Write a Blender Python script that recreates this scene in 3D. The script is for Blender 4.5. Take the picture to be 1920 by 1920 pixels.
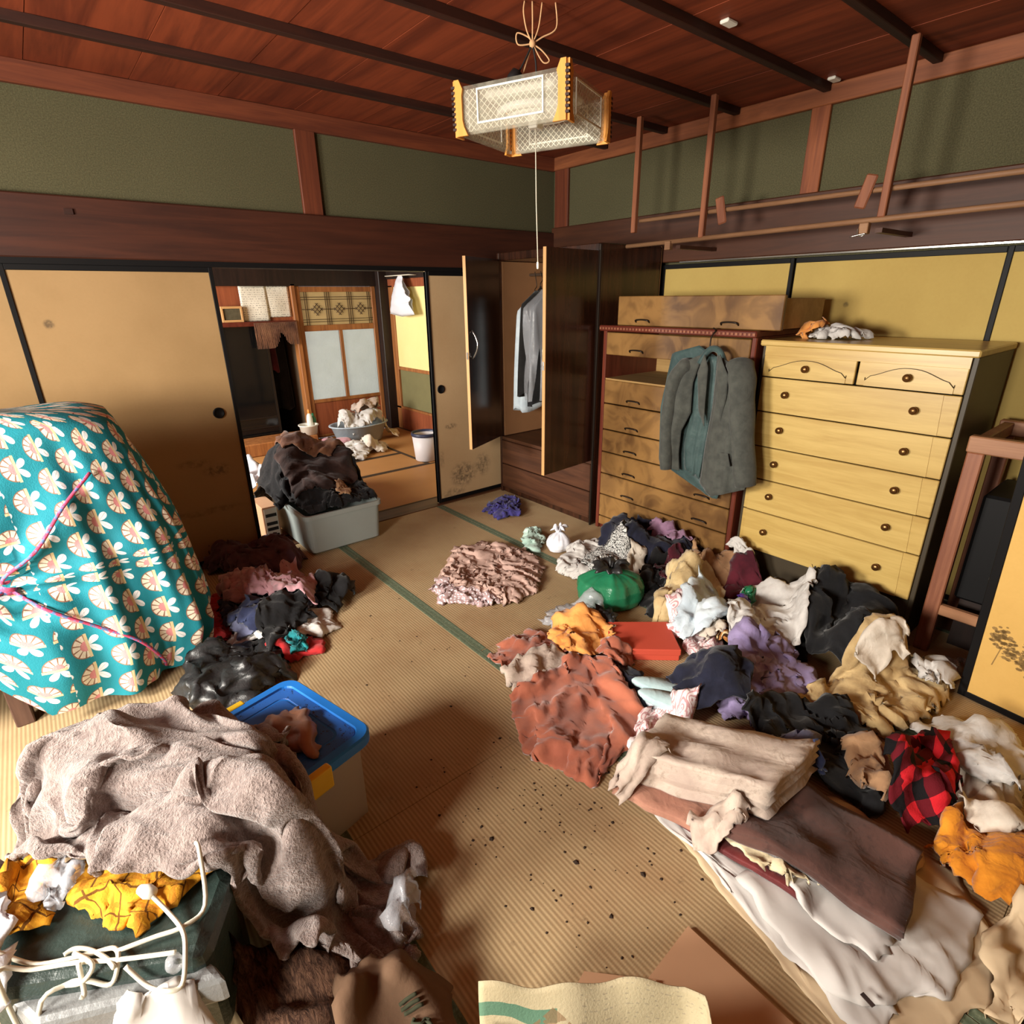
import bpy, bmesh, math, random
import numpy as np
from mathutils import Vector, Matrix

for o in list(bpy.data.objects):
    bpy.data.objects.remove(o)
scene = bpy.context.scene
COL = scene.collection
PI = math.pi

# ------------------------------------------------------------------ camera
YAW, PITCH, ROLL, FPX = math.radians(39.145), math.radians(20.869), math.radians(-0.7), 1061.3
fw = Vector((math.sin(YAW)*math.cos(PITCH), math.cos(YAW)*math.cos(PITCH), -math.sin(PITCH)))
rt = Vector((math.cos(YAW), -math.sin(YAW), 0))
up = rt.cross(fw)
c_, s_ = math.cos(ROLL), math.sin(ROLL)
rt, up = c_*rt + s_*up, -s_*rt + c_*up
cd = bpy.data.cameras.new('camera')
cd.sensor_fit = 'HORIZONTAL'
cd.sensor_width = 36
cd.lens = FPX/1920*36
cd.clip_start = 0.02
cam = bpy.data.objects.new('camera', cd)
COL.objects.link(cam)
m3 = Matrix((rt, up, -fw)).transposed()
cam.matrix_world = Matrix.Translation((0, 0, 1.585)) @ m3.to_4x4()
scene.camera = cam

# ------------------------------------------------------------------ light and exposure
w = bpy.data.worlds.new('daylight')
scene.world = w
w.use_nodes = True
w.node_tree.nodes['Background'].inputs[0].default_value = (0.90, 0.95, 1.0, 1)
w.node_tree.nodes['Background'].inputs[1].default_value = 1.0
vs = scene.view_settings
vs.view_transform = 'Standard'
vs.look = 'None'
vs.gamma = 1
vs.use_curve_mapping = False
vs.exposure = 0.1


def area(name, loc, target, sx, sy, power, color):
    l = bpy.data.lights.new(name, 'AREA')
    l.shape = 'RECTANGLE'
    l.size, l.size_y, l.energy, l.color = sx, sy, power, color
    o = bpy.data.objects.new(name, l)
    COL.objects.link(o)
    o.location = loc
    o.rotation_euler = (Vector(target)-Vector(loc)).to_track_quat('-Z', 'Y').to_euler()
    return o


# daylight entering by the two windows of the left wall, and by the window on the left side of the next room
area('window_left_offscreen', (-2.1, 1.95, 1.58), (1.0, 1.8, 0.4), 0.75, 0.6, 185, (1.0, 0.935, 0.835))
area('window_left_offscreen', (-2.1, 0.55, 1.52), (1.0, 1.9, 0.6), 0.75, 0.6, 135, (1.0, 0.935, 0.835))
area('window_next_room_left_offscreen', (-1.15, 5.3, 1.6), (2.9, 5.5, 0.5), 1.5, 1.3, 230, (1.0, 0.97, 0.9))

# ------------------------------------------------------------------ helpers
rng = np.random.default_rng(7)
random.seed(7)


def tag(o, label=None, cat=None, group=None, kind=None):
    if label: o['label'] = label
    if cat: o['category'] = cat
    if group: o['group'] = group
    if kind: o['kind'] = kind
    return o


def thing(name, label, cat, loc=(0, 0, 0), group=None):
    o = bpy.data.objects.new(name, None)
    o.empty_display_size = 0.05
    COL.objects.link(o)
    o.location = loc
    return tag(o, label, cat, group)


def base_of(o):
    v = Vector(o.location)
    while o.parent:
        o = o.parent
        v += Vector(o.location)
    return v


def mobj(name, verts, faces, mat, parent=None, smooth=False, uvs=None):
    me = bpy.data.meshes.new(name)
    off = base_of(parent) if parent else None
    if off is not None:
        verts = [(v[0]-off[0], v[1]-off[1], v[2]-off[2]) for v in verts]
    me.from_pydata([tuple(map(float, v)) for v in verts], [], faces)
    if uvs is not None:
        ul = me.uv_layers.new(name='UVMap')
        idx = np.zeros(len(me.loops), dtype=np.int32)
        me.loops.foreach_get('vertex_index', idx)
        ul.data.foreach_set('uv', np.asarray(uvs, dtype=np.float32)[idx].ravel())
    if smooth:
        me.polygons.foreach_set('use_smooth', [True]*len(me.polygons))
    me.materials.append(mat)
    me.update()
    o = bpy.data.objects.new(name, me)
    COL.objects.link(o)
    if parent: o.parent = parent
    return o


def bm_obj(name, bm, mat, parent=None, smooth=False):
    off = base_of(parent) if parent else None
    if off is not None:
        bmesh.ops.translate(bm, verts=bm.verts, vec=-off)
    bmesh.ops.recalc_face_normals(bm, faces=bm.faces)
    me = bpy.data.meshes.new(name)
    bm.to_mesh(me)
    bm.free()
    if smooth:
        me.polygons.foreach_set('use_smooth', [True]*len(me.polygons))
    me.materials.append(mat)
    o = bpy.data.objects.new(name, me)
    COL.objects.link(o)
    if parent: o.parent = parent
    return o


def bm_box(bm, lo, hi, bevel=0.0, mat4=None, seg=1):
    r = bmesh.ops.create_cube(bm, size=1)
    vv = r['verts']
    for v in vv:
        v.co = Vector([lo[i]+(v.co[i]+0.5)*(hi[i]-lo[i]) for i in range(3)])
    if bevel > 0:
        es = list({e for v in vv for e in v.link_edges})
        r2 = bmesh.ops.bevel(bm, geom=es, offset=bevel, segments=seg, affect='EDGES', profile=0.5)
        vv = list({v for f in r2['faces'] for v in f.verts} | {v for v in vv if v.is_valid})
    if mat4 is not None:
        bmesh.ops.transform(bm, matrix=mat4, verts=[v for v in vv if v.is_valid])


def box(name, lo, hi, mat, parent=None, bevel=0.0, mat4=None, seg=1):
    bm = bmesh.new()
    bm_box(bm, lo, hi, bevel, None, seg)
    if mat4 is not None:
        bmesh.ops.transform(bm, matrix=mat4, verts=bm.verts)
    return bm_obj(name, bm, mat, parent)


def boxes(name, lst, mat, parent=None, bevel=0.0, mat4=None):
    bm = bmesh.new()
    for lo, hi in lst:
        bm_box(bm, lo, hi, bevel)
    if mat4 is not None:
        bmesh.ops.transform(bm, matrix=mat4, verts=bm.verts)
    return bm_obj(name, bm, mat, parent)


def struct(o):
    o['kind'] = 'structure'
    return o


def smooth_path(pts, k=6):
    pts = [np.array(p, float) for p in pts]
    out = []
    n = len(pts)
    for i in range(n-1):
        p0, p1, p2, p3 = pts[max(i-1, 0)], pts[i], pts[i+1], pts[min(i+2, n-1)]
        for j in range(k):
            t = j/k
            out.append(0.5*((2*p1)+(-p0+p2)*t+(2*p0-5*p1+4*p2-p3)*t*t+(-p0+3*p1-3*p2+p3)*t**3))
    out.append(pts[-1])
    return out


def tube_geo(pts, r, sides=8, flat=1.0):
    pts = [np.array(p, float) for p in pts]
    V, Fc = [], []
    n = len(pts)
    prev = None
    for i, p in enumerate(pts):
        d = pts[min(i+1, n-1)]-pts[max(i-1, 0)]
        d = d/(np.linalg.norm(d)+1e-9)
        if prev is None:
            a = np.cross(d, (0, 0, 1))
            if np.linalg.norm(a) < 0.1: a = np.cross(d, (1, 0, 0))
        else:
            a = prev-d*np.dot(prev, d)
        a /= np.linalg.norm(a)+1e-9
        prev = a
        b = np.cross(d, a)
        rr = r(i/(n-1)) if callable(r) else r
        for k in range(sides):
            th = 2*PI*k/sides
            V.append(p+rr*(math.cos(th)*a+flat*math.sin(th)*b))
    for i in range(n-1):
        for k in range(sides):
            k2 = (k+1) % sides
            Fc.append((i*sides+k, i*sides+k2, (i+1)*sides+k2, (i+1)*sides+k))
    Fc.append(tuple(range(sides))[::-1])
    Fc.append(tuple((n-1)*sides+k for k in range(sides)))
    return V, Fc


def tube(name, pts, r, mat, parent=None, sides=8, flat=1.0):
    V, Fc = tube_geo(pts, r, sides, flat)
    return mobj(name, V, Fc, mat, parent, True)


def tubes(name, lst, r, mat, parent=None, sides=6):
    V, Fc = [], []
    for p in lst:
        v, f = tube_geo(p, r, sides)
        k = len(V)
        V += v
        Fc += [tuple(i+k for i in q) for q in f]
    return mobj(name, V, Fc, mat, parent, True)


def lathe(name, prof, center, mat, parent=None, seg=32, squash=(1, 1), axis=None, noise=0):
    V, Fc = [], []
    n = len(prof)
    for k in range(seg):
        th = 2*PI*k/seg
        for r, z in prof:
            V.append((r*math.cos(th)*squash[0], r*math.sin(th)*squash[1], z))
    for k in range(seg):
        k2 = (k+1) % seg
        for i in range(n-1):
            Fc.append((k*n+i, k2*n+i, k2*n+i+1, k*n+i+1))
    V = [Vector(v) for v in V]
    if axis is not None:
        q = Vector((0, 0, 1)).rotation_difference(Vector(axis))
        V = [q @ v for v in V]
    V = [v+Vector(center) for v in V]
    o = mobj(name, V, Fc, mat, parent, True)
    return o


def prism(name, poly, z0, z1, mat, parent=None, axis='Z', bevel=0.0):
    """polygon of 2-D points extruded between z0 and z1 along an axis"""
    f = {'Z': lambda a, b, c: (a, b, c), 'Y': lambda a, b, c: (a, c, b), 'X': lambda a, b, c: (c, a, b)}[axis]
    bm = bmesh.new()
    vs_ = [bm.verts.new(f(p[0], p[1], z0)) for p in poly]
    fc = bm.faces.new(vs_)
    r = bmesh.ops.extrude_face_region(bm, geom=[fc])
    d = Vector(f(0, 0, z1-z0))
    bmesh.ops.translate(bm, verts=[v for v in r['geom'] if isinstance(v, bmesh.types.BMVert)], vec=d)
    if bevel:
        bmesh.ops.bevel(bm, geom=list(bm.edges), offset=bevel, segments=2, affect='EDGES', profile=0.5)
    return bm_obj(name, bm, mat, parent)


# ------------------------------------------------------------------ cloth: a small position-based drape over a height map
HX0, HY0, HR, HNX, HNY = -1.6, -0.9, 0.01, 530, 800
HM = np.zeros((HNX, HNY))


def hblur(A, k=2):
    B = A.copy()
    for ax in (0, 1):
        S = B.copy()
        for d in range(1, k+1):
            S += np.roll(B, d, ax)+np.roll(B, -d, ax)
        B = S/(2*k+1)
    return np.maximum(A, B)


def hsample(Hm, x, y):
    fx = np.clip((x-HX0)/HR, 0, HNX-2.001)
    fy = np.clip((y-HY0)/HR, 0, HNY-2.001)
    i = fx.astype(int)
    j = fy.astype(int)
    a = fx-i
    b = fy-j
    return (Hm[i, j]*(1-a)*(1-b)+Hm[i+1, j]*a*(1-b)+Hm[i, j+1]*(1-a)*b+Hm[i+1, j+1]*a*b)


def stamp_pts(P):
    i = ((P[..., 0]-HX0)/HR+0.5).astype(int).ravel()
    j = ((P[..., 1]-HY0)/HR+0.5).astype(int).ravel()
    ok = (i >= 0) & (i < HNX) & (j >= 0) & (j < HNY)
    np.maximum.at(HM, (i[ok], j[ok]), P[..., 2].ravel()[ok])


def up3(P, k=3):
    nu, nv = P.shape[:2]
    u = np.linspace(0, nu-1, (nu-1)*k+1)
    v = np.linspace(0, nv-1, (nv-1)*k+1)
    i = np.minimum(u.astype(int), nu-2)
    j = np.minimum(v.astype(int), nv-2)
    a = (u-i)[:, None, None]
    b = (v-j)[None, :, None]
    I, J = np.meshgrid(i, j, indexing='ij')
    return P[I, J]*(1-a)*(1-b)+P[I+1, J]*a*(1-b)+P[I, J+1]*(1-a)*b+P[I+1, J+1]*a*b


def stamp_poly(poly, z):
    poly = np.array(poly)
    X, Y = np.meshgrid(HX0+np.arange(HNX)*HR, HY0+np.arange(HNY)*HR, indexing='ij')
    ins = np.zeros(X.shape, bool)
    n = len(poly)
    for k in range(n):
        x1, y1 = poly[k]
        x2, y2 = poly[(k+1) % n]
        c = ((y1 > Y) != (y2 > Y)) & (X < (x2-x1)*(Y-y1)/(y2-y1+1e-12)+x1)
        ins ^= c
    HM[ins] = np.maximum(HM[ins], z)


def coons(poly, nu, nv, corners=None, wob=0.0, seed=0):
    """map a grid onto a polygon outline (2-D or 3-D points)"""
    P = [np.array(p, float) for p in poly]
    n = len(P)
    if corners is None:
        corners = [0, n//4, n//2, (3*n)//4] if n > 4 else [0, 1, 2, 3]

    def side(a, b, m):
        idx = [a]
        while idx[-1] != b:
            idx.append((idx[-1]+1) % n)
        q = np.array([P[i] for i in idx])
        d = np.r_[0, np.cumsum(np.linalg.norm(np.diff(q, axis=0), axis=1))]
        t = np.linspace(0, d[-1], m)
        return np.stack([np.interp(t, d, q[:, k]) for k in range(q.shape[1])], 1)
    c0, c1, c2, c3 = corners
    B = side(c0, c1, nu)
    R = side(c1, c2, nv)
    T = side(c2, c3, nu)[::-1]
    L = side(c3, c0, nv)[::-1]
    r = np.random.default_rng(seed+99)
    if wob:
        for S in (B, R, T, L):
            m = len(S)
            t = np.linspace(0, PI, m)
            for k in range(2, 8):
                S[:, :2] += np.sin(k*t)[:, None]*r.normal(0, wob/k**0.5, 2)[None, :S.shape[1]]
    u = np.linspace(0, 1, nu)[:, None, None]
    v = np.linspace(0, 1, nv)[None, :, None]
    G = (1-v)*B[:, None]+v*T[:, None]+(1-u)*L[None]+u*R[None]
    G -= (1-u)*(1-v)*P[c0]+u*(1-v)*P[c1]+u*v*P[c2]+(1-u)*v*P[c3]
    return G


def relax(P, Lu, Lv, bend, it):
    Ld = None
    for _ in range(it):
        for k in (0, 1):
            for ax, L in ((0, Lu), (1, Lv)):
                A = P if ax == 0 else P.transpose(1, 0, 2)
                LL = L if ax == 0 else L.T
                n = (A.shape[0]-k)//2*2
                if n < 2: continue
                a = A[k:k+n:2]
                b = A[k+1:k+n:2]
                d = b-a
                l = np.sqrt((d*d).sum(-1))+1e-9
                c = (0.5*(1-LL[k:k+n-1:2]/l))[..., None]*d
                a += c
                b -= c
        # bending: resist sharp folds
        for ax, L in ((0, Lu), (1, Lv)):
            A = P if ax == 0 else P.transpose(1, 0, 2)
            LL = L if ax == 0 else L.T
            d = A[2:]-A[:-2]
            l = np.sqrt((d*d).sum(-1))+1e-9
            m = (LL[1:]+LL[:-1])*0.93
            c = np.where(l < m, bend*0.25*(1-m/l), 0.0)[..., None]*d
            A[:-2] += c
            A[2:] -= c


def add_creases(P, x, y, r, amp, wl, ln=1.0):
    """pinched running folds, ridged and warped, pushed out along the surface normal"""
    d = np.zeros(P.shape[:2])
    tu = np.zeros(P.shape[:2])
    tv = np.zeros(P.shape[:2])
    wx = sum(np.sin(2*PI/r.uniform(0.12, 0.4)*(math.cos(a)*x+math.sin(a)*y)+r.uniform(0, 6)) for a in r.uniform(0, 6.28, 4))
    wy = sum(np.sin(2*PI/r.uniform(0.12, 0.4)*(math.cos(a)*x+math.sin(a)*y)+r.uniform(0, 6)) for a in r.uniform(0, 6.28, 4))
    X, Y = x+0.026*wx, y+0.026*wy
    a0 = r.uniform(0, PI)
    for k in range(7):
        a = a0+r.normal(0, 0.30)+(1.2 if k > 4 else 0)
        f = PI/(wl*r.uniform(0.8, 2.2))
        s = np.abs(np.sin(f*(math.cos(a)*X+math.sin(a)*Y)+r.uniform(0, 6)))
        ml = r.uniform(0.22, 0.5)
        b = r.uniform(0, PI)
        mask = np.clip(0.35+np.sin(2*PI/ml*(math.cos(b)*Y+math.sin(b)*X)+r.uniform(0, 6)), 0, 1.2)
        rdg = (1-s)**1.9*mask*r.uniform(0.6, 1.2)*(1 if r.uniform() < 0.85 else -0.4)
        d += rdg
        lean = 1.3 if r.uniform() < 0.5 else -1.3
        tu += lean*math.cos(a)*rdg
        tv += lean*math.sin(a)*rdg
    du = np.gradient(P, axis=0)
    dv = np.gradient(P, axis=1)
    n = np.cross(du, dv)
    n /= np.linalg.norm(n, axis=-1, keepdims=True)+1e-9
    if n[..., 2].mean() < 0: n = -n
    hu = du/(np.linalg.norm(du, axis=-1, keepdims=True)+1e-9)
    hv = dv/(np.linalg.norm(dv, axis=-1, keepdims=True)+1e-9)
    return P+n*(d*amp)[..., None]+hu*(tu*amp*0.6*ln)[..., None]+hv*(tv*amp*0.6*ln)[..., None]


def cloth(name, label, cat, mat, poly, su=1.25, sv=1.25, puff=0.0, res=0.0145, thick=0.006, seed=1, amp=0.03, wl=0.14,
          ang=None, bend=0.5, steps=60, pin=0.35, wob=0.006, group=None, corners=None, hpow=4, lift=0.0, sub=0, stampit=True,
          parent=None, blur=2, smooth_it=1, crease=0.016, cwl=0.095, lean=1.0):
    r = np.random.default_rng(seed)
    q = np.array([p[:2] for p in poly])
    n4 = len(q)
    per = np.linalg.norm(np.diff(np.r_[q, q[:1]], axis=0), axis=1)
    cs = corners or ([0, n4//4, n4//2, (3*n4)//4] if n4 > 4 else [0, 1, 2, 3])

    def slen(a, b):
        s = 0
        while a != b:
            s += per[a]
            a = (a+1) % n4
        return s
    lu = max(slen(cs[0], cs[1]), slen(cs[2], cs[3]))*su
    lv = max(slen(cs[1], cs[2]), slen(cs[3], cs[0]))*sv
    nu = int(np.clip(lu/res, 14, 90))
    nv = int(np.clip(lv/res, 14, 90))
    G = coons(q, nu, nv, corners, wob, seed)
    if HM.max() < 1.2:
        far = (G[..., 0] > 2.60) & (G[..., 1] > 0.6) & (G[..., 1] < 3.7)
        G[..., 0] = np.where(far, 2.60+0.25*np.tanh((G[..., 0]-2.60)/0.25), G[..., 0])
    Hs = hblur(HM, blur)
    uu = np.linspace(-1, 1, nu)[:, None]
    vv = np.linspace(-1, 1, nv)[None]
    dome = puff*np.clip(1-np.abs(uu)**hpow, 0, 1)**0.7*np.clip(1-np.abs(vv)**hpow, 0, 1)**0.7
    if puff > 0:
        lump = np.zeros((nu, nv))
        for _ in range(5):
            a, b = r.uniform(-PI, PI, 2)
            k1, k2 = r.uniform(1.2, 4.2, 2)
            lump += np.sin(k1*uu+a)*np.sin(k2*vv+b)
        dome *= np.clip(1+0.22*lump, 0.35, 1.5)
    P = np.zeros((nu, nv, 3))
    P[..., :2] = G
    Lu = np.sqrt(((P[1:, :, :2]-P[:-1, :, :2])**2).sum(-1))*su
    Lv = np.sqrt(((P[:, 1:, :2]-P[:, :-1, :2])**2).sum(-1))*sv
    noise = np.zeros((nu, nv))
    a0 = r.uniform(0, PI) if ang is None else ang
    for k in range(9):
        a = a0+r.normal(0, 0.35 if ang is not None else 0.9)
        f = 2*PI/(wl*r.uniform(0.6, 1.7))
        noise += np.sin(f*(math.cos(a)*P[..., 0]+math.sin(a)*P[..., 1])+r.uniform(0, 7))*r.uniform(0.4, 1)
    edge = np.clip(np.minimum(1-np.abs(uu), 1-np.abs(vv))*6, 0.25, 1)
    P[..., 2] = hsample(Hs, P[..., 0], P[..., 1])+thick+dome+lift+amp*(0.6+0.4*noise)*edge
    V = np.zeros_like(P)
    g = 0.0011
    for st in range(steps):
        V *= 0.86
        V[..., 2] -= g
        old = P.copy()
        P = P+V
        relax(P, Lu, Lv, bend, 3)
        if pin:
            for sl in (np.s_[0], np.s_[-1], np.s_[:, 0], np.s_[:, -1]):
                P[sl][..., :2] += pin*(G[sl]-P[sl][..., :2])
        h = hsample(Hs, P[..., 0], P[..., 1])+thick+dome
        hit = P[..., 2] < h
        P[..., 2] = np.where(hit, h, P[..., 2])
        fr = np.where(hit, 0.55, 0.0)[..., None]
        P[..., :2] = P[..., :2]*(1-fr)+old[..., :2]*fr
        wallhit = (P[..., 0] > 2.862) & (P[..., 1] > 0.6) & (P[..., 1] < 3.7) & (P[..., 2] < 1.2)
        P[..., 0] = np.where(wallhit, 2.862, P[..., 0])
        V = P-old
        sp = np.sqrt((V*V).sum(-1, keepdims=True))
        V *= np.minimum(1, 0.03/(sp+1e-9))
    for _ in range(smooth_it):
        Q = P.copy()
        Q[1:-1, 1:-1] = 0.5*P[1:-1, 1:-1]+0.125*(P[2:, 1:-1]+P[:-2, 1:-1]+P[1:-1, 2:]+P[1:-1, :-2])
        P = Q
    uvu = np.r_[np.zeros((1, nv)), np.cumsum(Lu, 0)]
    uvv = np.c_[np.zeros((nu, 1)), np.cumsum(Lv, 1)]
    if crease: P = add_creases(P, uvu, uvv, r, crease, cwl, lean)
    if stampit: stamp_pts(up3(P))
    return grid_obj(name, P, mat, parent, np.stack([uvu, uvv], -1), thick, sub, label, cat, group)


def grid_faces(nu, nv):
    i = np.arange(nu-1)[:, None]*nv+np.arange(nv-1)[None]
    return np.stack([i, i+nv, i+nv+1, i+1], -1).reshape(-1, 4).tolist()


def grid_obj(name, P, mat, parent=None, uv=None, thick=0.006, sub=0, label=None, cat=None, group=None, flip=False):
    nu, nv = P.shape[:2]
    Fc = grid_faces(nu, nv)
    a = P[nu//2, nv//2]
    nrm = np.cross(P[-1, nv//2]-P[0, nv//2], P[nu//2, -1]-P[nu//2, 0])
    if (nrm[2] < 0) != flip:
        Fc = [f[::-1] for f in Fc]
    loc = None
    verts = P.reshape(-1, 3)
    if parent is None:
        loc = Vector((float(P[..., 0].mean()), float(P[..., 1].mean()), float(P[..., 2].min())))
        verts = verts-np.array(loc)
    o = mobj(name, verts, Fc, mat, parent, True, None if uv is None else uv.reshape(-1, 2))
    if loc is not None: o.location = loc
    if thick:
        m = o.modifiers.new('thickness', 'SOLIDIFY')
        m.thickness = thick
        m.offset = -1
    if sub:
        m = o.modifiers.new('smooth', 'SUBSURF')
        m.levels = m.render_levels = sub
    return tag(o, label, cat, group)


def folded(name, label, cat, mat, quad, h, layers=4, seed=1, res=0.025, sag=0.01, group=None, parent=None, over=None, groove=0.004):
    """a folded textile or paper: rounded slab with layered edges lying on whatever is below"""
    r = np.random.default_rng(seed)
    q = np.array(quad)
    lu = np.linalg.norm(q[1]-q[0])
    lv = np.linalg.norm(q[3]-q[0])
    nu = int(np.clip(lu/res, 10, 60))
    nv = int(np.clip(lv/res, 10, 60))
    G = coons([tuple(p) for p in q], nu, nv, None, 0.003, seed)
    Hs = hblur(HM, 4)
    base = hsample(Hs, G[..., 0], G[..., 1])
    for _ in range(70):
        b = np.pad(base, 1, mode='edge')
        base = np.maximum(base, 0.25*(b[2:, 1:-1]+b[:-2, 1:-1]+b[1:-1, 2:]+b[1:-1, :-2]))
    nz = np.zeros((nu, nv))
    for k in range(7):
        a = r.uniform(0, PI)
        f = 2*PI/r.uniform(0.1, 0.35)
        nz += np.sin(f*(math.cos(a)*G[..., 0]+math.sin(a)*G[..., 1])+r.uniform(0, 7))
    nz *= sag/4
    top = np.dstack([G, base+h+nz])
    # boundary loop
    loop = [(i, 0) for i in range(nu-1)]+[(nu-1, j) for j in range(nv-1)]+[(i, nv-1) for i in range(nu-1, 0, -1)]+[(0, j) for j in range(nv-1, 0, -1)]
    V = [tuple(p) for p in top.reshape(-1, 3)]
    uv = [(i/(nu-1)*lu, j/(nv-1)*lv) for i in range(nu) for j in range(nv)]
    Fc = grid_faces(nu, nv)
    if np.cross(top[-1, 0]-top[0, 0], top[0, -1]-top[0, 0])[2] < 0:
        Fc = [f[::-1] for f in Fc]
    cen = G.reshape(-1, 2).mean(0)
    L = [np.array(V[i*nv+j]) for i, j in loop]
    prev = [i*nv+j for i, j in loop]
    steps = layers*2
    m = len(loop)
    jit = [r.normal(0, groove*0.8) for _ in range(layers)]
    for s in range(1, steps+1):
        t = s/steps
        cur = []
        lay = (s-1)//2
        for k, p in enumerate(L):
            d = (p[:2]-cen)
            d = d/np.linalg.norm(d)
            out = (groove*1.2 if s % 2 == 1 else -groove*0.2)+jit[min(lay, layers-1)]
            b = base[loop[k]]+0.002
            cur.append(len(V))
            V.append((p[0]+d[0]*out, p[1]+d[1]*out, p[2]+(b-p[2])*t))
            uv.append((t*0.1, k/m))
        for k in range(m):
            k2 = (k+1) % m
            Fc.append((prev[k], cur[k], cur[k2], prev[k2]))
        prev = cur
    Fc.append(tuple(prev))
    loc = Vector((float(cen[0]), float(cen[1]), float(base.min())))
    V = [tuple(np.array(v)-np.array(loc)) for v in V] if parent is None else V
    o = mobj(name, V, Fc, mat, parent, True, uv)
    bm = bmesh.new()
    bm.from_mesh(o.data)
    bmesh.ops.recalc_face_normals(bm, faces=bm.faces)
    bm.to_mesh(o.data)
    bm.free()
    if parent is None: o.location = loc
    stamp_pts(up3(top))
    return tag(o, label, cat, group)


def panel(name, outline, mat, parent=None, bulge=0.02, axis=0, folds=0.004, nf=6, seed=1, nu=22, nv=30, thick=0.004, corners=None,
          label=None, cat=None, vert=True, wob=0.0, flip=False):
    """hanging cloth: grid on a 3-D outline, bulging along an axis, with running folds"""
    r = np.random.default_rng(seed)
    G = coons(outline, nu, nv, corners, wob, seed)
    u = np.linspace(0, 1, nu)[:, None]
    v = np.linspace(0, 1, nv)[None]
    G[..., axis] += bulge*np.sin(PI*u)**0.8*(0.5+0.5*np.sin(PI*v))
    w_ = np.zeros((nu, nv))
    for k in range(nf):
        f = r.uniform(1.5, 5.5)
        w_ += np.sin(2*PI*f*u+r.uniform(0, 6)+2.2*np.sin(1.5*v+r.uniform(0, 6)))*(0.3+0.7*v)
    G[..., axis] += folds*w_*np.sin(PI*np.clip(u*1.0, 0.02, 0.98))**0.3
    uv = np.stack([np.broadcast_to(u*0.5, (nu, nv)), np.broadcast_to(v*0.8, (nu, nv))], -1)
    return grid_obj(name, G, mat, parent, uv, thick, 0, label, cat, None, flip)


# ------------------------------------------------------------------ materials (node expressions)
def lin(c):
    return tuple((x/255/12.92 if x/255 <= 0.04045 else ((x/255+0.055)/1.055)**2.4) for x in c)+(1.0,)


class E:
    def __init__(s, nt, k): s.nt, s.k = nt, k

    def m(s, op, *a, clamp=False):
        n = s.nt.nodes.new('ShaderNodeMath')
        n.operation = op
        n.use_clamp = clamp
        for i, x in enumerate((s,)+a):
            if isinstance(x, E): s.nt.links.new(x.k, n.inputs[i])
            else: n.inputs[i].default_value = x
        return E(s.nt, n.outputs[0])

    def __add__(s, o): return s.m('ADD', o)
    __radd__ = __add__
    def __mul__(s, o): return s.m('MULTIPLY', o)
    __rmul__ = __mul__
    def __sub__(s, o): return s.m('SUBTRACT', o)
    def __rsub__(s, o): return (s*-1)+o
    def __truediv__(s, o): return s.m('DIVIDE', o)
    def gt(s, o): return s.m('GREATER_THAN', o)
    def lt(s, o): return s.m('LESS_THAN', o)
    def sin(s): return s.m('SINE')
    def cos(s): return s.m('COSINE')
    def abs(s): return s.m('ABSOLUTE')
    def floor(s): return s.m('FLOOR')
    def fract(s): return s.m('FRACT')
    def mod(s, o): return s.m('FLOORED_MODULO', o)
    def pow(s, o): return s.m('POWER', o)
    def mn(s, o): return s.m('MINIMUM', o)
    def mx(s, o): return s.m('MAXIMUM', o)
    def sqrt(s): return s.m('SQRT')
    def at2(s, o): return s.m('ARCTAN2', o)
    def clamp(s): return s.m('ADD', 0.0, clamp=True)
    def step(s, a, b):
        n = s.nt.nodes.new('ShaderNodeMapRange')
        n.interpolation_type = 'SMOOTHSTEP'
        s.nt.links.new(s.k, n.inputs[0])
        n.inputs[1].default_value, n.inputs[2].default_value = a, b
        return E(s.nt, n.outputs[0])


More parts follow.
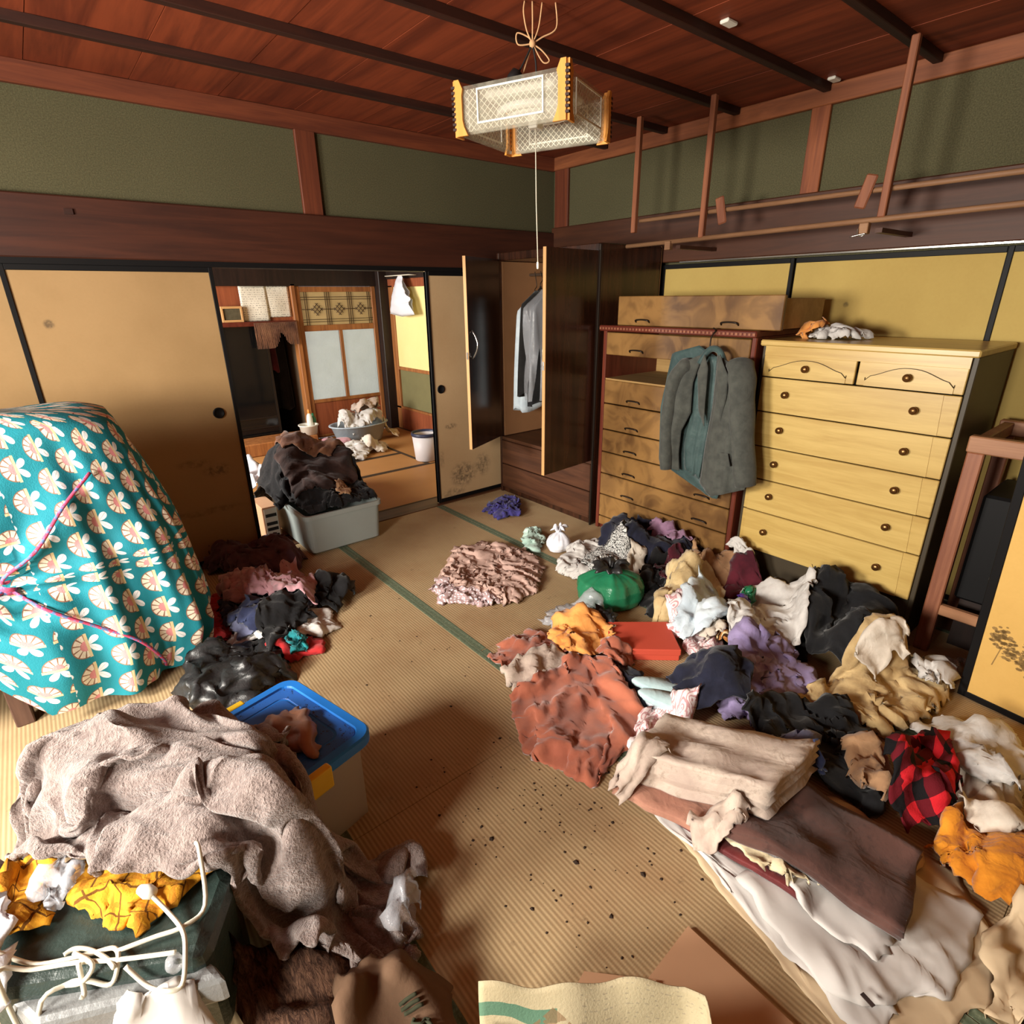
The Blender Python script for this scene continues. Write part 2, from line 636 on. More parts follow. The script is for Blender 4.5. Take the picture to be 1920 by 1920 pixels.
class Mat:
    def __init__(s, name, rough=0.8, metal=0.0, spec=0.35):
        s.m = bpy.data.materials.new(name)
        s.m.use_nodes = True
        s.nt = s.m.node_tree
        s.b = s.nt.nodes['Principled BSDF']
        s.b.inputs['Roughness'].default_value = rough
        s.b.inputs['Metallic'].default_value = metal
        s.b.inputs['Specular IOR Level'].default_value = spec

    def coord(s, kind='Object', scale=(1, 1, 1), rot=(0, 0, 0)):
        n = s.nt.nodes.new('ShaderNodeTexCoord')
        mp = s.nt.nodes.new('ShaderNodeMapping')
        s.nt.links.new(n.outputs[kind], mp.inputs[0])
        mp.inputs['Scale'].default_value = scale
        mp.inputs['Rotation'].default_value = rot
        return mp.outputs[0]

    def geo(s, scale=(1, 1, 1)):
        n = s.nt.nodes.new('ShaderNodeNewGeometry')
        mp = s.nt.nodes.new('ShaderNodeMapping')
        s.nt.links.new(n.outputs['Position'], mp.inputs[0])
        mp.inputs['Scale'].default_value = scale
        return mp.outputs[0]

    def xyz(s, vec):
        n = s.nt.nodes.new('ShaderNodeSeparateXYZ')
        s.nt.links.new(vec, n.inputs[0])
        return [E(s.nt, o) for o in n.outputs]

    def noise(s, vec, scale=5, detail=4, rough=0.55, dist=0.0):
        n = s.nt.nodes.new('ShaderNodeTexNoise')
        if vec is not None: s.nt.links.new(vec, n.inputs['Vector'])
        n.inputs['Scale'].default_value = scale
        n.inputs['Detail'].default_value = detail
        n.inputs['Roughness'].default_value = rough
        n.inputs['Distortion'].default_value = dist
        return E(s.nt, n.outputs['Fac'])

    def voro(s, vec, scale=5, feature='F1'):
        n = s.nt.nodes.new('ShaderNodeTexVoronoi')
        n.feature = feature
        if vec is not None: s.nt.links.new(vec, n.inputs['Vector'])
        n.inputs['Scale'].default_value = scale
        return E(s.nt, n.outputs['Distance'])

    def mix(s, f, a, b):
        n = s.nt.nodes.new('ShaderNodeMix')
        n.data_type = 'RGBA'
        for x, i in ((f, 0), (a, 6), (b, 7)):
            if isinstance(x, E): s.nt.links.new(x.k, n.inputs[i])
            elif hasattr(x, 'links'): s.nt.links.new(x, n.inputs[i])
            else: n.inputs[i].default_value = x
        return n.outputs[2]

    def color(s, c):
        if hasattr(c, 'links'): s.nt.links.new(c, s.b.inputs['Base Color'])
        else: s.b.inputs['Base Color'].default_value = c
        return s

    def bump(s, h, strength=0.3, dist=0.01):
        n = s.nt.nodes.new('ShaderNodeBump')
        n.inputs['Strength'].default_value = strength
        n.inputs['Distance'].default_value = dist
        s.nt.links.new(h.k, n.inputs['Height'])
        s.nt.links.new(n.outputs[0], s.b.inputs['Normal'])
        return s

    def set(s, **k):
        for a, v in k.items():
            i = s.b.inputs[a.replace('_', ' ')]
            if isinstance(v, E): s.nt.links.new(v.k, i)
            else: i.default_value = v
        return s


def fabric(name, c1, c2=None, sc=7, rough=0.92, weave=260, bump=0.25, sheen=0.15, spec=0.2, dirt=None, wrinkle=0.4):
    M = Mat(name, rough, 0, spec)
    v = M.coord('Object')
    n = M.noise(v, sc, 5, 0.6)
    c1 = lin(c1)
    c2 = lin(c2) if c2 else tuple(x*0.72 for x in c1[:3])+(1,)
    col = M.mix(n.step(0.3, 0.7), c2, c1)
    if dirt:
        d = M.noise(v, 14, 6, 0.7)
        col = M.mix(d.step(0.52, 0.72)*dirt[3], col, lin(dirt[:3]))
    M.color(col)
    rg = (1-(M.noise(v, 9, 2, 0.5, 1.2)-0.5).abs()*4.0).mx(0.0)
    rg2 = (1-(M.noise(v, 19, 2, 0.5, 0.8)-0.5).abs()*4.0).mx(0.0)
    M.bump(M.noise(v, weave, 2)*0.25+rg*2.2*wrinkle+rg2*1.0*wrinkle, bump*1.8, 0.004)
    M.set(Sheen_Weight=sheen)
    return M.m


def plain(name, c, rough=0.6, metal=0.0, spec=0.4, var=0.12, sc=8, bump=0.0):
    M = Mat(name, rough, metal, spec)
    c = lin(c)
    n = M.noise(M.coord('Object'), sc, 4)
    M.color(M.mix(n, tuple(x*(1-var) for x in c[:3])+(1,), tuple(min(1, x*(1+var)) for x in c[:3])+(1,)))
    if bump: M.bump(M.noise(M.coord('Object'), 60, 4), bump, 0.004)
    return M.m


def wood(name, c1, c2, axis=0, rough=0.5, sc=1.0, spec=0.4, grain=0.5, coat=0.0, bump=0.1):
    M = Mat(name, rough, 0, spec)
    s = [14*sc]*3
    s[axis] = 0.9*sc
    v = M.coord('Object', tuple(s))
    n = M.noise(v, 1.4, 6, 0.65, 0.6)
    f = M.noise(v, 9, 3, 0.6)
    k = (n.step(0.3, 0.7)*(1-grain*0.4)+f*grain*0.4)
    big = M.noise(M.coord('Object'), 1.7, 3)
    col = M.mix(k, lin(c2), lin(c1))
    col = M.mix(big.step(0.4, 0.75)*0.25, col, lin(c2))
    M.color(col)
    M.bump(f, bump, 0.002)
    if coat: M.set(Coat_Weight=coat, Coat_Roughness=0.15)
    return M.m


MAT = {}
# --- tatami: fine ridges along the length of the mat
M = Mat('tatami_rush', 0.75, 0, 0.3)
g = M.geo()
x, y, z = M.xyz(g)
rib = (x*(2*PI/0.0135)).sin()*0.5+0.5
stitch = (y*(2*PI/0.006)).sin()*0.5+0.5
n1 = M.noise(g, 2.2, 5, 0.6)
n2 = M.noise(M.geo((60, 3, 1)), 3, 3)
n3 = M.noise(g, 38, 5, 0.75)
n4 = M.noise(g, 9, 4, 0.7)
col = M.mix(rib*0.48+n2*0.35+0.08, lin((138, 112, 78)), lin((198, 174, 134)))
col = M.mix(n1.step(0.42, 0.72)*0.55, col, lin((148, 114, 80)))
col = M.mix((n3*0.55+n4*0.5).step(0.60, 0.70)*0.4, col, lin((62, 42, 26)))
M.color(col)
M.bump(rib+stitch*0.25, 0.28, 0.002)
MAT['tatami'] = M.m
M = Mat('tatami_rush_red_worn', 0.6, 0, 0.4)
g = M.geo()
x, y, z = M.xyz(g)
rib = (x*(2*PI/0.015)).sin()*0.5+0.5
col = M.mix(rib*0.5+M.noise(g, 3, 4)*0.5, lin((150, 98, 50)), lin((196, 146, 88)))
M.color(col)
M.bump(rib, 0.3, 0.002)
MAT['tatami2'] = M.m
M = Mat('tatami_border_cloth', 0.85, 0, 0.2)
v = M.geo()
x, y, z = M.xyz(v)
st = (x*(2*PI/0.022)).sin()*0.5+0.5
M.color(M.mix(M.noise(v, 90, 4, 0.7).step(0.45, 0.75)*0.6+st*0.25, lin((84, 96, 76)), lin((142, 154, 128))))
MAT['heri'] = M.m
MAT['heri2'] = plain('dark_border_cloth', (66, 50, 34), 0.8)
MAT['floor'] = plain('sub_floor', (70, 48, 30), 0.8)
# --- timber
MAT['ceil'] = wood('ceiling_cedar', (146, 68, 38), (84, 33, 18), 1, 0.62, 0.6, 0.3, 0.7)
MAT['batten'] = wood('ceiling_batten_dark', (58, 26, 15), (30, 13, 8), 0, 0.6)
MAT['mould'] = wood('moulding_cedar', (150, 88, 52), (104, 56, 32), 1, 0.6)
MAT['mouldx'] = wood('moulding_cedar_x', (122, 62, 36), (80, 36, 22), 0, 0.6)
MAT['rail'] = wood('lintel_timber', (76, 38, 23), (46, 21, 13), 0, 0.55, 0.7)
MAT['raily'] = wood('lintel_timber_y', (84, 46, 26), (54, 28, 15), 1, 0.55, 0.7)
MAT['post'] = wood('post_timber', (160, 92, 52), (112, 58, 34), 2, 0.6)
MAT['postd'] = wood('post_timber_dark', (116, 58, 34), (78, 36, 22), 2, 0.6)
MAT['sill'] = wood('sill_timber', (104, 66, 40), (66, 40, 25), 0, 0.5)
MAT['rod'] = wood('drying_rod_wood', (158, 118, 84), (112, 78, 54), 1, 0.6)
MAT['rodpost'] = wood('hanger_post_wood', (150, 92, 60), (108, 60, 40), 2, 0.6)
MAT['lightwood'] = wood('door_wood_light', (176, 116, 64), (124, 74, 40), 2, 0.5)
MAT['redwood'] = wood('wall_board_red', (160, 88, 54), (122, 62, 38), 2, 0.5)
MAT['black'] = plain('black_lacquer', (15, 14, 15), 0.55, 0, 0.2)
MAT['darkpost'] = wood('dark_post', (44, 28, 22), (22, 14, 11), 2, 0.5)
# --- walls
M = Mat('sand_plaster_green', 0.95, 0, 0.15)
v = M.geo()
M.color(M.mix(M.noise(v, 160, 4, 0.8).step(0.35, 0.7)*0.7+M.noise(v, 1.6, 3)*0.3, lin((66, 62, 44)), lin((100, 96, 70))))
M.bump(M.noise(v, 240, 3, 0.7), 0.4, 0.003)
MAT['plaster'] = M.m


def fusuma_paper(name, c1, c2, ink):
    """door paper with soft ink landscape strokes: list of (cx, cz, rx, rz, strength) in metres, along = axis index"""
    M = Mat(name, 0.8, 0, 0.25)
    v = M.geo()
    X = M.xyz(v)
    col = M.mix(M.noise(v, 1.3, 4).step(0.3, 0.7)*0.6+M.noise(v, 70, 3)*0.3, lin(c2), lin(c1))
    for ax, cx, cz, rx, rz, s in ink:
        a = (X[ax]-cx)*(1/rx)
        b = (X[2]-cz)*(1/rz)
        d = (a*a+b*b).sqrt()
        mask = (1-d).step(0.0, 0.6)*(M.noise(v, 26, 5, 0.7).step(0.38, 0.62))*s
        col = M.mix(mask, col, lin((66, 56, 46)))
    M.color(col)
    M.bump(M.noise(v, 5, 3), 0.12, 0.02)
    return M.m


MAT['fus_left'] = fusuma_paper('fusuma_paper_tan', (170, 138, 96), (150, 120, 80), [(0, 0.72, 0.60, 0.10, 0.05, 0.6), (0, 0.60, 0.66, 0.12, 0.035, 0.4), (0, 0.6, 0.35, 0.3, 0.03, 0.35), (0, 0.10, 1.48, 0.03, 0.03, 0.7)])
MAT['fus_mid'] = fusuma_paper('fusuma_paper_beige', (198, 168, 128), (178, 146, 106), [(0, 2.45, 0.62, 0.07, 0.03, 0.8), (0, 2.55, 0.2, 0.16, 0.13, 0.75), (0, 2.75, 0.25, 0.1, 0.12, 0.6), (0, 2.45, 0.06, 0.14, 0.06, 0.5), (0, 2.35, 0.36, 0.03, 0.1, 0.35)])
MAT['fus_right'] = fusuma_paper('fusuma_paper_ochre', (198, 172, 100), (178, 150, 84), [(1, 1.42, 1.52, 0.02, 0.02, 0.6)])
MAT['byobu'] = fusuma_paper('fusuma_paper_yellow', (224, 182, 106), (198, 156, 82), [(1, 0.0, 0.24, 0.10, 0.07, 0.0)])
MAT['yellowwall'] = fusuma_paper('yellow_wall_paper', (240, 226, 160), (226, 208, 138), [])
MAT['greenwall'] = plain('moss_plaster', (118, 112, 78), 0.95, 0, 0.1)
# --- furniture
M = Mat('chest_maple', 0.3, 0, 0.5)
v = M.coord('Object', (14, 1.1, 14))
col = M.mix(M.noise(v, 1.6, 6, 0.6, 0.5).step(0.3, 0.7)*0.5+M.noise(v, 12, 3)*0.3, lin((176, 142, 76)), lin((214, 184, 112)))
M.color(col)
MAT['maple'] = M.m
M = Mat('chest_maple_panel', 0.30, 0, 0.5)
v = M.coord('Object', (14, 1.1, 14))
M.color(M.mix(M.noise(v, 1.6, 6, 0.6, 0.5).step(0.3, 0.7)*0.5+M.noise(v, 12, 3)*0.3, lin((180, 147, 80)), lin((216, 187, 115))))
MAT['maple2'] = M.m
MAT['knob'] = plain('brass_knob', (120, 84, 46), 0.28, 0.75)
M = Mat('burl_veneer', 0.42, 0, 0.4)
v = M.coord('Object')
d = M.noise(v, 3.2, 2, 0.5)
x, y, z = M.xyz(v)
f = (y*7.5+d*9.0+z*5).sin()*0.5+0.5
f2 = (y*3+M.noise(v, 6, 3, 0.5, 1.0)*14).sin()*0.5+0.5
M.color(M.mix(f*0.55+f2*0.45, lin((84, 55, 26)), lin((146, 108, 60))))
MAT['burl'] = M.m
MAT['redframe'] = wood('reddish_frame_wood', (118, 54, 36), (78, 32, 22), 2, 0.4)
MAT['redframey'] = wood('reddish_frame_wood_y', (112, 50, 34), (76, 30, 21), 1, 0.4)
MAT['inside'] = wood('drawer_inner_wood', (176, 142, 88), (150, 116, 68), 1, 0.7)
M = Mat('dark_gloss_veneer', 0.22, 0, 0.5)
v = M.coord('Object', (12, 12, 1))
M.color(M.mix(M.noise(v, 1.6, 5, 0.6, 0.5).step(0.3, 0.7), lin((36, 19, 12)), lin((66, 37, 23))))
MAT['wardrobe'] = M.m
MAT['wardbase'] = wood('wardrobe_base_wood', (88, 54, 35), (54, 31, 20), 1, 0.4)
MAT['wardinside'] = plain('wardrobe_lining_board', (150, 108, 72), 0.7)
MAT['edge'] = plain('pale_edge_strip', (196, 150, 96), 0.5)
MAT['chrome'] = plain('chrome', (190, 188, 182), 0.2, 0.9)
MAT['metal_dark'] = plain('dark_metal', (52, 44, 38), 0.4, 0.7)
MAT['sidewood'] = plain('chest_side_dark', (62, 52, 36), 0.5)
MAT['oldwood'] = wood('old_frame_wood', (160, 104, 74), (116, 66, 46), 2, 0.5)
MAT['oldwoody'] = wood('old_frame_wood_y', (176, 128, 92), (134, 88, 60), 1, 0.5)
MAT['leg'] = wood('table_leg_wood', (104, 76, 62), (70, 48, 40), 2, 0.6)
# --- lamp
M = Mat('lamp_clear_acrylic', 0.22, 0, 0.5)
v = M.coord('Object')
dust = M.noise(v, 12, 5, 0.7)
M.color(M.mix(dust, lin((158, 152, 132)), lin((202, 198, 180))))
M.set(Alpha=dust.step(0.3, 0.8)*0.35+0.22, Transmission_Weight=0.2)
MAT['acrylic'] = M.m
M = Mat('lamp_lattice_acrylic', 0.3, 0, 0.5)
v = M.coord('UV')
x, y, z = M.xyz(v)
a = ((x+y)*(PI/0.026)).sin().abs()
b = ((x-y)*(PI/0.026)).sin().abs()
lat = a.mn(b).lt(0.22)
M.color(lin((236, 230, 208)))
M.set(Alpha=lat*0.6+0.22)
MAT['lattice'] = M.m
MAT['lampwood'] = wood('lamp_corner_wood', (230, 164, 78), (206, 132, 54), 2, 0.5, 1, 0.3)
MAT['white'] = plain('white_enamel', (228, 226, 214), 0.35, 0, 0.5, 0.04)
M = Mat('glass_tube_white', 0.2)
M.color(lin((244, 244, 238)))
MAT['tube'] = M.m
MAT['string'] = plain('jute_string', (204, 160, 116), 0.9)
MAT['cordwhite'] = plain('pull_cord', (214, 208, 190), 0.8)
MAT['cordblack'] = plain('black_rubber', (26, 24, 24), 0.6)
# --- glass of the next room
M = Mat('frosted_glass', 0.5, 0, 0.4)
v = M.geo()
M.color(M.mix(M.noise(v, 6, 3), lin((206, 208, 196)), lin((228, 230, 220))))
M.set(Transmission_Weight=0.75)
M.bump(M.noise(v, 45, 4, 0.6), 0.5, 0.01)
MAT['frost'] = M.m
M = Mat('amber_glass', 0.5, 0, 0.4)
v = M.geo()
M.color(M.mix(M.noise(v, 5, 3), lin((190, 158, 100)), lin((222, 194, 138))))
M.set(Transmission_Weight=0.5)
MAT['amber'] = M.m
MAT['kumiko'] = plain('kumiko_dark', (70, 46, 24), 0.6)
M = Mat('dark_glass', 0.08, 0, 0.5)
M.color(lin((14, 15, 16)))
MAT['darkglass'] = M.m
MAT['void'] = plain('passage_board', (92, 74, 56), 0.9)


# --- printed papers
def paper(name, c, lines=True, rough=0.8, ink=(90, 84, 74), sc=1.0):
    M = Mat(name, rough, 0, 0.2)
    v = M.coord('UV')
    x, y, z = M.xyz(v)
    col = M.mix(M.noise(M.coord('Object'), 6, 4), lin(tuple(k*0.9 for k in c)), lin(c))
    if lines:
        row = (y*(1/(0.022*sc))).fract().lt(0.3)
        wordx = M.noise(M.coord('UV', (60/sc, 45/sc, 1)), 1, 1).gt(0.52)
        col = M.mix(row*wordx*0.7, col, lin(ink))
    M.color(col)
    M.bump(M.noise(M.coord('Object'), 9, 3), 0.2, 0.01)
    return M.m


MAT['calendar'] = paper('calendar_paper', (238, 232, 214))
MAT['white_paper'] = paper('wrapping_paper_white', (210, 205, 200), False)
MAT['kraft_pale'] = paper('wrapping_paper_cream', (208, 184, 150), False)
MAT['kraft'] = plain('cardboard_pinkish', (196, 154, 120), 0.85, 0, 0.2, 0.08, 5)
# --- plastics
def film(name, c, alpha=0.5, rough=0.2, trans=0.0):
    M = Mat(name, rough, 0, 0.6)
    M.color(lin(c))
    v = M.coord('Object')
    M.set(Alpha=alpha)
    M.bump(M.noise(v, 30, 4, 0.65), 0.35, 0.01)
    return M.m


MAT['greenbag'] = film('green_vinyl', (38, 122, 84), 0.96, 0.25)
MAT['clearbag'] = film('clear_film', (206, 208, 214), 0.32, 0.15)
MAT['whitebag'] = film('white_poly', (234, 236, 244), 0.93, 0.35)
MAT['blacktrash'] = film('black_vinyl', (34, 35, 36), 1.0, 0.42)
MAT['darkgreen'] = film('dark_green_vinyl', (44, 58, 54), 1.0, 0.35)
MAT['greyvinyl'] = film('grey_vinyl', (120, 122, 122), 1.0, 0.45)
MAT['bluelid'] = plain('blue_plastic', (32, 122, 214), 0.35, 0, 0.5, 0.05)
M = Mat('blue_plastic_dusty', 0.5, 0, 0.4)
v = M.coord('Object')
M.color(M.mix((M.noise(v, 90, 3, 0.8)*0.6+M.noise(v, 16, 4)*0.4).step(0.56, 0.62), lin((44, 104, 190)), lin((34, 40, 56))))
MAT['bluetop'] = M.m
MAT['yellowclip'] = plain('yellow_plastic', (232, 190, 44), 0.4)
M = Mat('clear_bin_plastic', 0.3, 0, 0.5)
M.color(lin((206, 196, 186)))
M.set(Alpha=0.55)
MAT['binclear'] = M.m
MAT['greycrate'] = plain('grey_crate_plastic', (152, 160, 156), 0.5, 0, 0.4, 0.06)
MAT['tub'] = film('pale_blue_tub', (176, 190, 200), 0.95, 0.4)
MAT['binwhite'] = plain('white_bin_plastic', (206, 200, 200), 0.5)
MAT['navyrim'] = plain('navy_rim', (44, 48, 72), 0.4)
MAT['redbox'] = plain('vermilion_box', (204, 82, 62), 0.6, 0, 0.3, 0.06)
MAT['rope'] = None
# --- textiles
F = fabric
MAT['fleece'] = None
M = Mat('grey_brown_fleece', 0.95, 0, 0.15)
v = M.coord('Object')
pile = M.noise(v, 55, 5, 0.75)
M.color(M.mix(pile.step(0.3, 0.7)*0.7+M.noise(v, 4, 3)*0.3, lin((94, 76, 70)), lin((168, 150, 143))))
M.bump(pile*1.5+M.noise(v, 180, 3), 0.8, 0.012)
M.set(Sheen_Weight=0.5)
MAT['fleece'] = M.m
M = Mat('brown_fur', 0.9, 0, 0.2)
v = M.coord('Object', (1, 1, 1))
fu = M.noise(M.coord('Object', (60, 14, 30)), 1.2, 6, 0.75, 1.2)
M.color(M.mix(fu.step(0.35, 0.68), lin((52, 32, 24)), lin((136, 100, 78))))
M.bump(fu, 1.0, 0.02)
MAT['fur'] = M.m
MAT['navy'] = F('navy_wool', (36, 38, 56), (22, 23, 36))
MAT['black_c'] = F('black_cotton', (26, 25, 27), (14, 14, 16), rough=0.9)
MAT['black_w'] = F('black_wool', (30, 30, 32), (18, 18, 20))
MAT['brown_c'] = F('brown_knit', (136, 96, 70), (84, 54, 42))
MAT['brown_d'] = F('dark_brown_cloth', (62, 42, 36), (36, 24, 22))
MAT['tan_c'] = F('tan_cloth', (178, 140, 104), (148, 112, 82))
MAT['mauve'] = F('mauve_cloth', (156, 122, 146), (126, 94, 118))
MAT['pink_c'] = F('dusty_pink_cloth', (196, 150, 156), (162, 116, 124), rough=0.6, sheen=0.4)
MAT['plum'] = F('plum_cloth', (96, 66, 74), (66, 42, 50))
MAT['maroon'] = F('maroon_cloth', (88, 28, 40), (58, 18, 28))
MAT['burg'] = F('burgundy_silk', (120, 48, 46), (86, 32, 34), rough=0.6)
MAT['cream'] = F('cream_cotton', (232, 218, 186), (206, 188, 150))
MAT['beige'] = F('beige_cotton', (220, 198, 152), (186, 160, 114))
MAT['white_c'] = F('white_cotton', (216, 213, 208), (190, 186, 182))
MAT['offwhite'] = F('off_white_cotton', (226, 216, 202), (196, 184, 168))
MAT['paleblue'] = F('pale_blue_cotton', (216, 228, 234), (190, 204, 214))
MAT['mint'] = F('mint_cotton', (198, 222, 210), (160, 190, 178))
MAT['lav'] = F('lavender_crepe', (160, 146, 186), (130, 116, 156))
MAT['khaki'] = F('khaki_cotton', (206, 180, 132), (170, 142, 98))
MAT['rust'] = F('rust_suede', (178, 104, 78), (146, 80, 60), rough=0.8, sheen=0.4, wrinkle=0.0)
MAT['orange_c'] = F('apricot_cloth', (236, 166, 92), (206, 134, 66))
MAT['mustard'] = F('mustard_knit', (222, 146, 44), (182, 108, 26), weave=120, bump=0.6)
MAT['indigo'] = F('indigo_lace', (76, 70, 140), (44, 40, 92), sc=40)
MAT['greyblue'] = F('grey_blue_cloth', (128, 132, 160), (96, 100, 128))
MAT['denim'] = F('denim', (58, 66, 98), (36, 40, 64))
MAT['red_c'] = F('red_cloth', (206, 54, 56), (150, 34, 38))
MAT['teal_c'] = F('teal_cloth', (40, 140, 146), (28, 104, 110))
MAT['greysuit'] = F('grey_green_suit', (82, 84, 78), (66, 68, 64), sc=18)
MAT['lining'] = F('teal_grey_lining', (72, 92, 90), (52, 70, 70), rough=0.5)
MAT['darksuit'] = F('dark_suit', (40, 39, 38), (26, 25, 25))
MAT['greige'] = F('stained_kimono_cloth', (206, 190, 174), (178, 158, 146), dirt=(104, 80, 66, 0.6))
MAT['brownkim'] = F('brown_kimono', (104, 72, 64), (72, 48, 42), dirt=(52, 36, 34, 0.7), sc=4)
MAT['salmon'] = F('salmon_cloth', (190, 140, 118), (160, 112, 94), dirt=(96, 64, 52, 0.5))
MAT['copper'] = F('copper_stripe', (186, 120, 62), (120, 70, 34), sc=30)
MAT['leather'] = F('brown_leather', (158, 112, 88), (122, 82, 62), rough=0.5, bump=0.1, wrinkle=0.5)
MAT['slip'] = F('pale_aqua_terry', (196, 220, 222), (168, 194, 198))


def patterned(name, fn, rough=0.9):
    M = Mat(name, rough, 0, 0.2)
    v = M.coord('UV')
    x, y, z = M.xyz(v)
    M.color(fn(M, x, y))
    M.bump(M.noise(M.coord('Object'), 200, 2)+M.noise(M.coord('Object'), 30, 3), 0.25, 0.004)
    return M.m


def _plaid(M, x, y):
    a = (x*(1/0.09)).fract().lt(0.5)
    b = (y*(1/0.09)).fract().lt(0.5)
    s = a+b
    c = M.mix(s.gt(0.5), lin((206, 36, 46)), lin((96, 18, 28)))
    return M.mix(s.gt(1.5), c, lin((20, 18, 20)))


def _yplaid(M, x, y):
    a = (x*(1/0.055)).fract()
    b = (y*(1/0.075)).fract()
    l = (a-0.5).abs().lt(0.035).mx((b-0.5).abs().lt(0.03))
    k = (a-0.2).abs().lt(0.08).mx((b-0.25).abs().lt(0.06))
    c = M.mix(k*0.6, lin((208, 148, 40)), lin((168, 102, 30)))
    return M.mix(l*0.9, c, lin((84, 48, 18)))


def _dots(M, x, y):
    a = (x*(1/0.024)).fract()-0.5
    b = (y*(1/0.024)).fract()-0.5
    d = (a*a+b*b).sqrt().lt(0.26)
    hem = y.lt(0.17)
    c = M.mix(d, lin((176, 150, 150)), lin((240, 232, 236)))
    return M.mix(hem, lin((190, 160, 148)), c)


def _pinkprint(M, x, y):
    v = M.coord('UV')
    a = (M.voro(v, 26)*18).sin().gt(0.35)
    return M.mix(a*0.75, lin((240, 226, 226)), lin((190, 120, 124)))


def _speck(M, x, y):
    v = M.coord('UV')
    a = M.noise(v, 120, 4, 0.8).gt(0.5)
    return M.mix(a, lin((222, 222, 218)), lin((34, 34, 36)))


def _stripe(M, x, y):
    f = (x*(1/0.03)).fract()
    c = M.mix(f.gt(0.35), lin((62, 38, 22)), lin((196, 130, 70)))
    return M.mix(f.gt(0.75), c, lin((232, 206, 160)))


def _furo(M, x, y):
    """fans and three-petalled moths in offset rows on turquoise"""
    W, Hh = 0.126, 0.110
    row = (y*(1/Hh)).floor()
    xs = x+row.mod(2.0)*(W*0.5)
    a = ((xs*(1/W)).fract()-0.5)*W
    b = ((y*(1/Hh)).fract())*Hh
    fx, fy = a, b-0.056
    r = (fx*fx+fy*fy).sqrt()
    th = fy.at2(fx)
    half = fy.gt(0.0)
    fan = r.lt(0.049)*half
    ray = ((th*(11.0)).cos()*0.5+0.5)
    gap = ray.lt(0.12)*r.gt(0.02)
    rim = r.gt(0.0455)
    core = r.lt(0.021)
    base = (fy+0.005).abs().lt(0.005)*fx.abs().lt(0.051)
    mx_, my_ = a, b-0.048
    r2 = (mx_*mx_+my_*my_).sqrt()
    th2 = my_.at2(mx_)
    down = my_.lt(0.0)
    pet = ((th2*3.0+PI/2).sin()*-0.074)
    ph = (th2+PI/2).abs()
    pet = ((ph-0.80)*2.1).cos()*0.047
    moth = r2.lt(pet)*down*(th2+PI/2).abs().lt(1.4)
    vein = (ph-0.80).abs().lt(0.04)*moth
    teal = M.mix(M.noise(M.coord('Object'), 3, 3), lin((20, 110, 126)), lin((44, 146, 160)))
    col = M.mix(moth, teal, lin((230, 234, 236)))
    col = M.mix(vein*0.5, col, lin((150, 160, 165)))
    col = M.mix(base, col, lin((226, 206, 160)))
    fc = M.mix(core, lin((240, 228, 206)), lin((226, 150, 152)))
    fc = M.mix(gap.mx(rim), fc, lin((150, 112, 92)))
    col = M.mix(fan, col, fc)
    return col


MAT['plaid'] = patterned('red_black_plaid', _plaid)
MAT['yplaid'] = patterned('yellow_plaid', _yplaid)
MAT['dots'] = patterned('dotted_mauve', _dots)
MAT['pinkprint'] = patterned('pink_print', _pinkprint)
MAT['speck'] = patterned('black_white_print', _speck)
MAT['stripe'] = patterned('copper_striped', _stripe)
MAT['furo'] = patterned('turquoise_fan_print', _furo, 0.7)
MAT['ropepink'] = patterned('pink_blue_cord', lambda M, x, y: M.mix(M.noise(M.coord('Object'), 60, 2).step(0.45, 0.6), lin((196, 74, 104)), lin((96, 120, 170))))


def _news(M, x, y):
    v = M.coord('UV')
    c = M.mix(M.noise(v, 7, 4), lin((160, 146, 114)), lin((182, 170, 140)))
    green = (y-0.052-M.noise(v, 9, 2)*0.03).abs().lt(0.016)*x.lt(0.17)
    c = M.mix(green, c, lin((86, 118, 96)))
    brown = (((x-0.16)*7).abs()+((y-0.11)*9).abs()).lt(0.55)*M.noise(v, 40, 4).gt(0.42)
    c = M.mix(brown*0.7, c, lin((122, 92, 62)))
    bl = ((x-0.27)*(x-0.27)+(y-0.15)*(y-0.15)).sqrt().lt(0.035)
    c = M.mix(bl, c, lin((104, 122, 170)))
    rows = (y*(1/0.011)).fract().lt(0.3)*M.noise(M.coord('UV', (110, 60, 1)), 1, 1).gt(0.58)*x.gt(0.22)
    return M.mix(rows*0.45, c, lin((120, 112, 98)))


MAT['news'] = patterned('printed_paper_bag', _news, 0.7)
MAT['kraftbag'] = plain('brown_paper_bag', (104, 80, 62), 0.9, 0, 0.15, 0.3, 6, 0.3)
MAT['inkgreen'] = plain('dark_green_ink', (52, 54, 36), 0.9)


# ------------------------------------------------------------------ the room shell
XL, XR, YF, YB, ZC = -1.75, 3.55, -1.3, 3.77, 2.60
fl = struct(box('floor', (XL, YF, -0.12), (XR, YB, -0.051), MAT['floor']))
cols = [(-1.75, -1.49, [-1.3, 0.9, 2.8, 3.72]), (-1.49, -0.55, [-1.3, 0.4, 2.31, 3.77]), (-0.55, 0.39, [-1.3, -0.35, 1.56, 3.47, 3.77]), (0.39, 1.33, [-1.3, -0.59, 1.32, 3.23, 3.72]),
        (1.33, 2.27, [-1.3, -0.03, 1.88, 3.72]), (2.27, 3.21, [-1.3, -0.05, 1.86, 3.72])]
for x0, x1, ys in cols:
    for a, b in zip(ys[:-1], ys[1:]):
        mt = box('tatami_mat', (x0+0.001, a+0.0006, -0.05), (x1-0.001, b-0.0006, 0.0), MAT['tatami'], fl, 0.0015)
        for hx in (x0+0.002, x1-0.030):
            box('border_cloth', (hx, a+0.003, -0.04), (hx+0.028, b-0.003, 0.0016), MAT['heri'], mt)
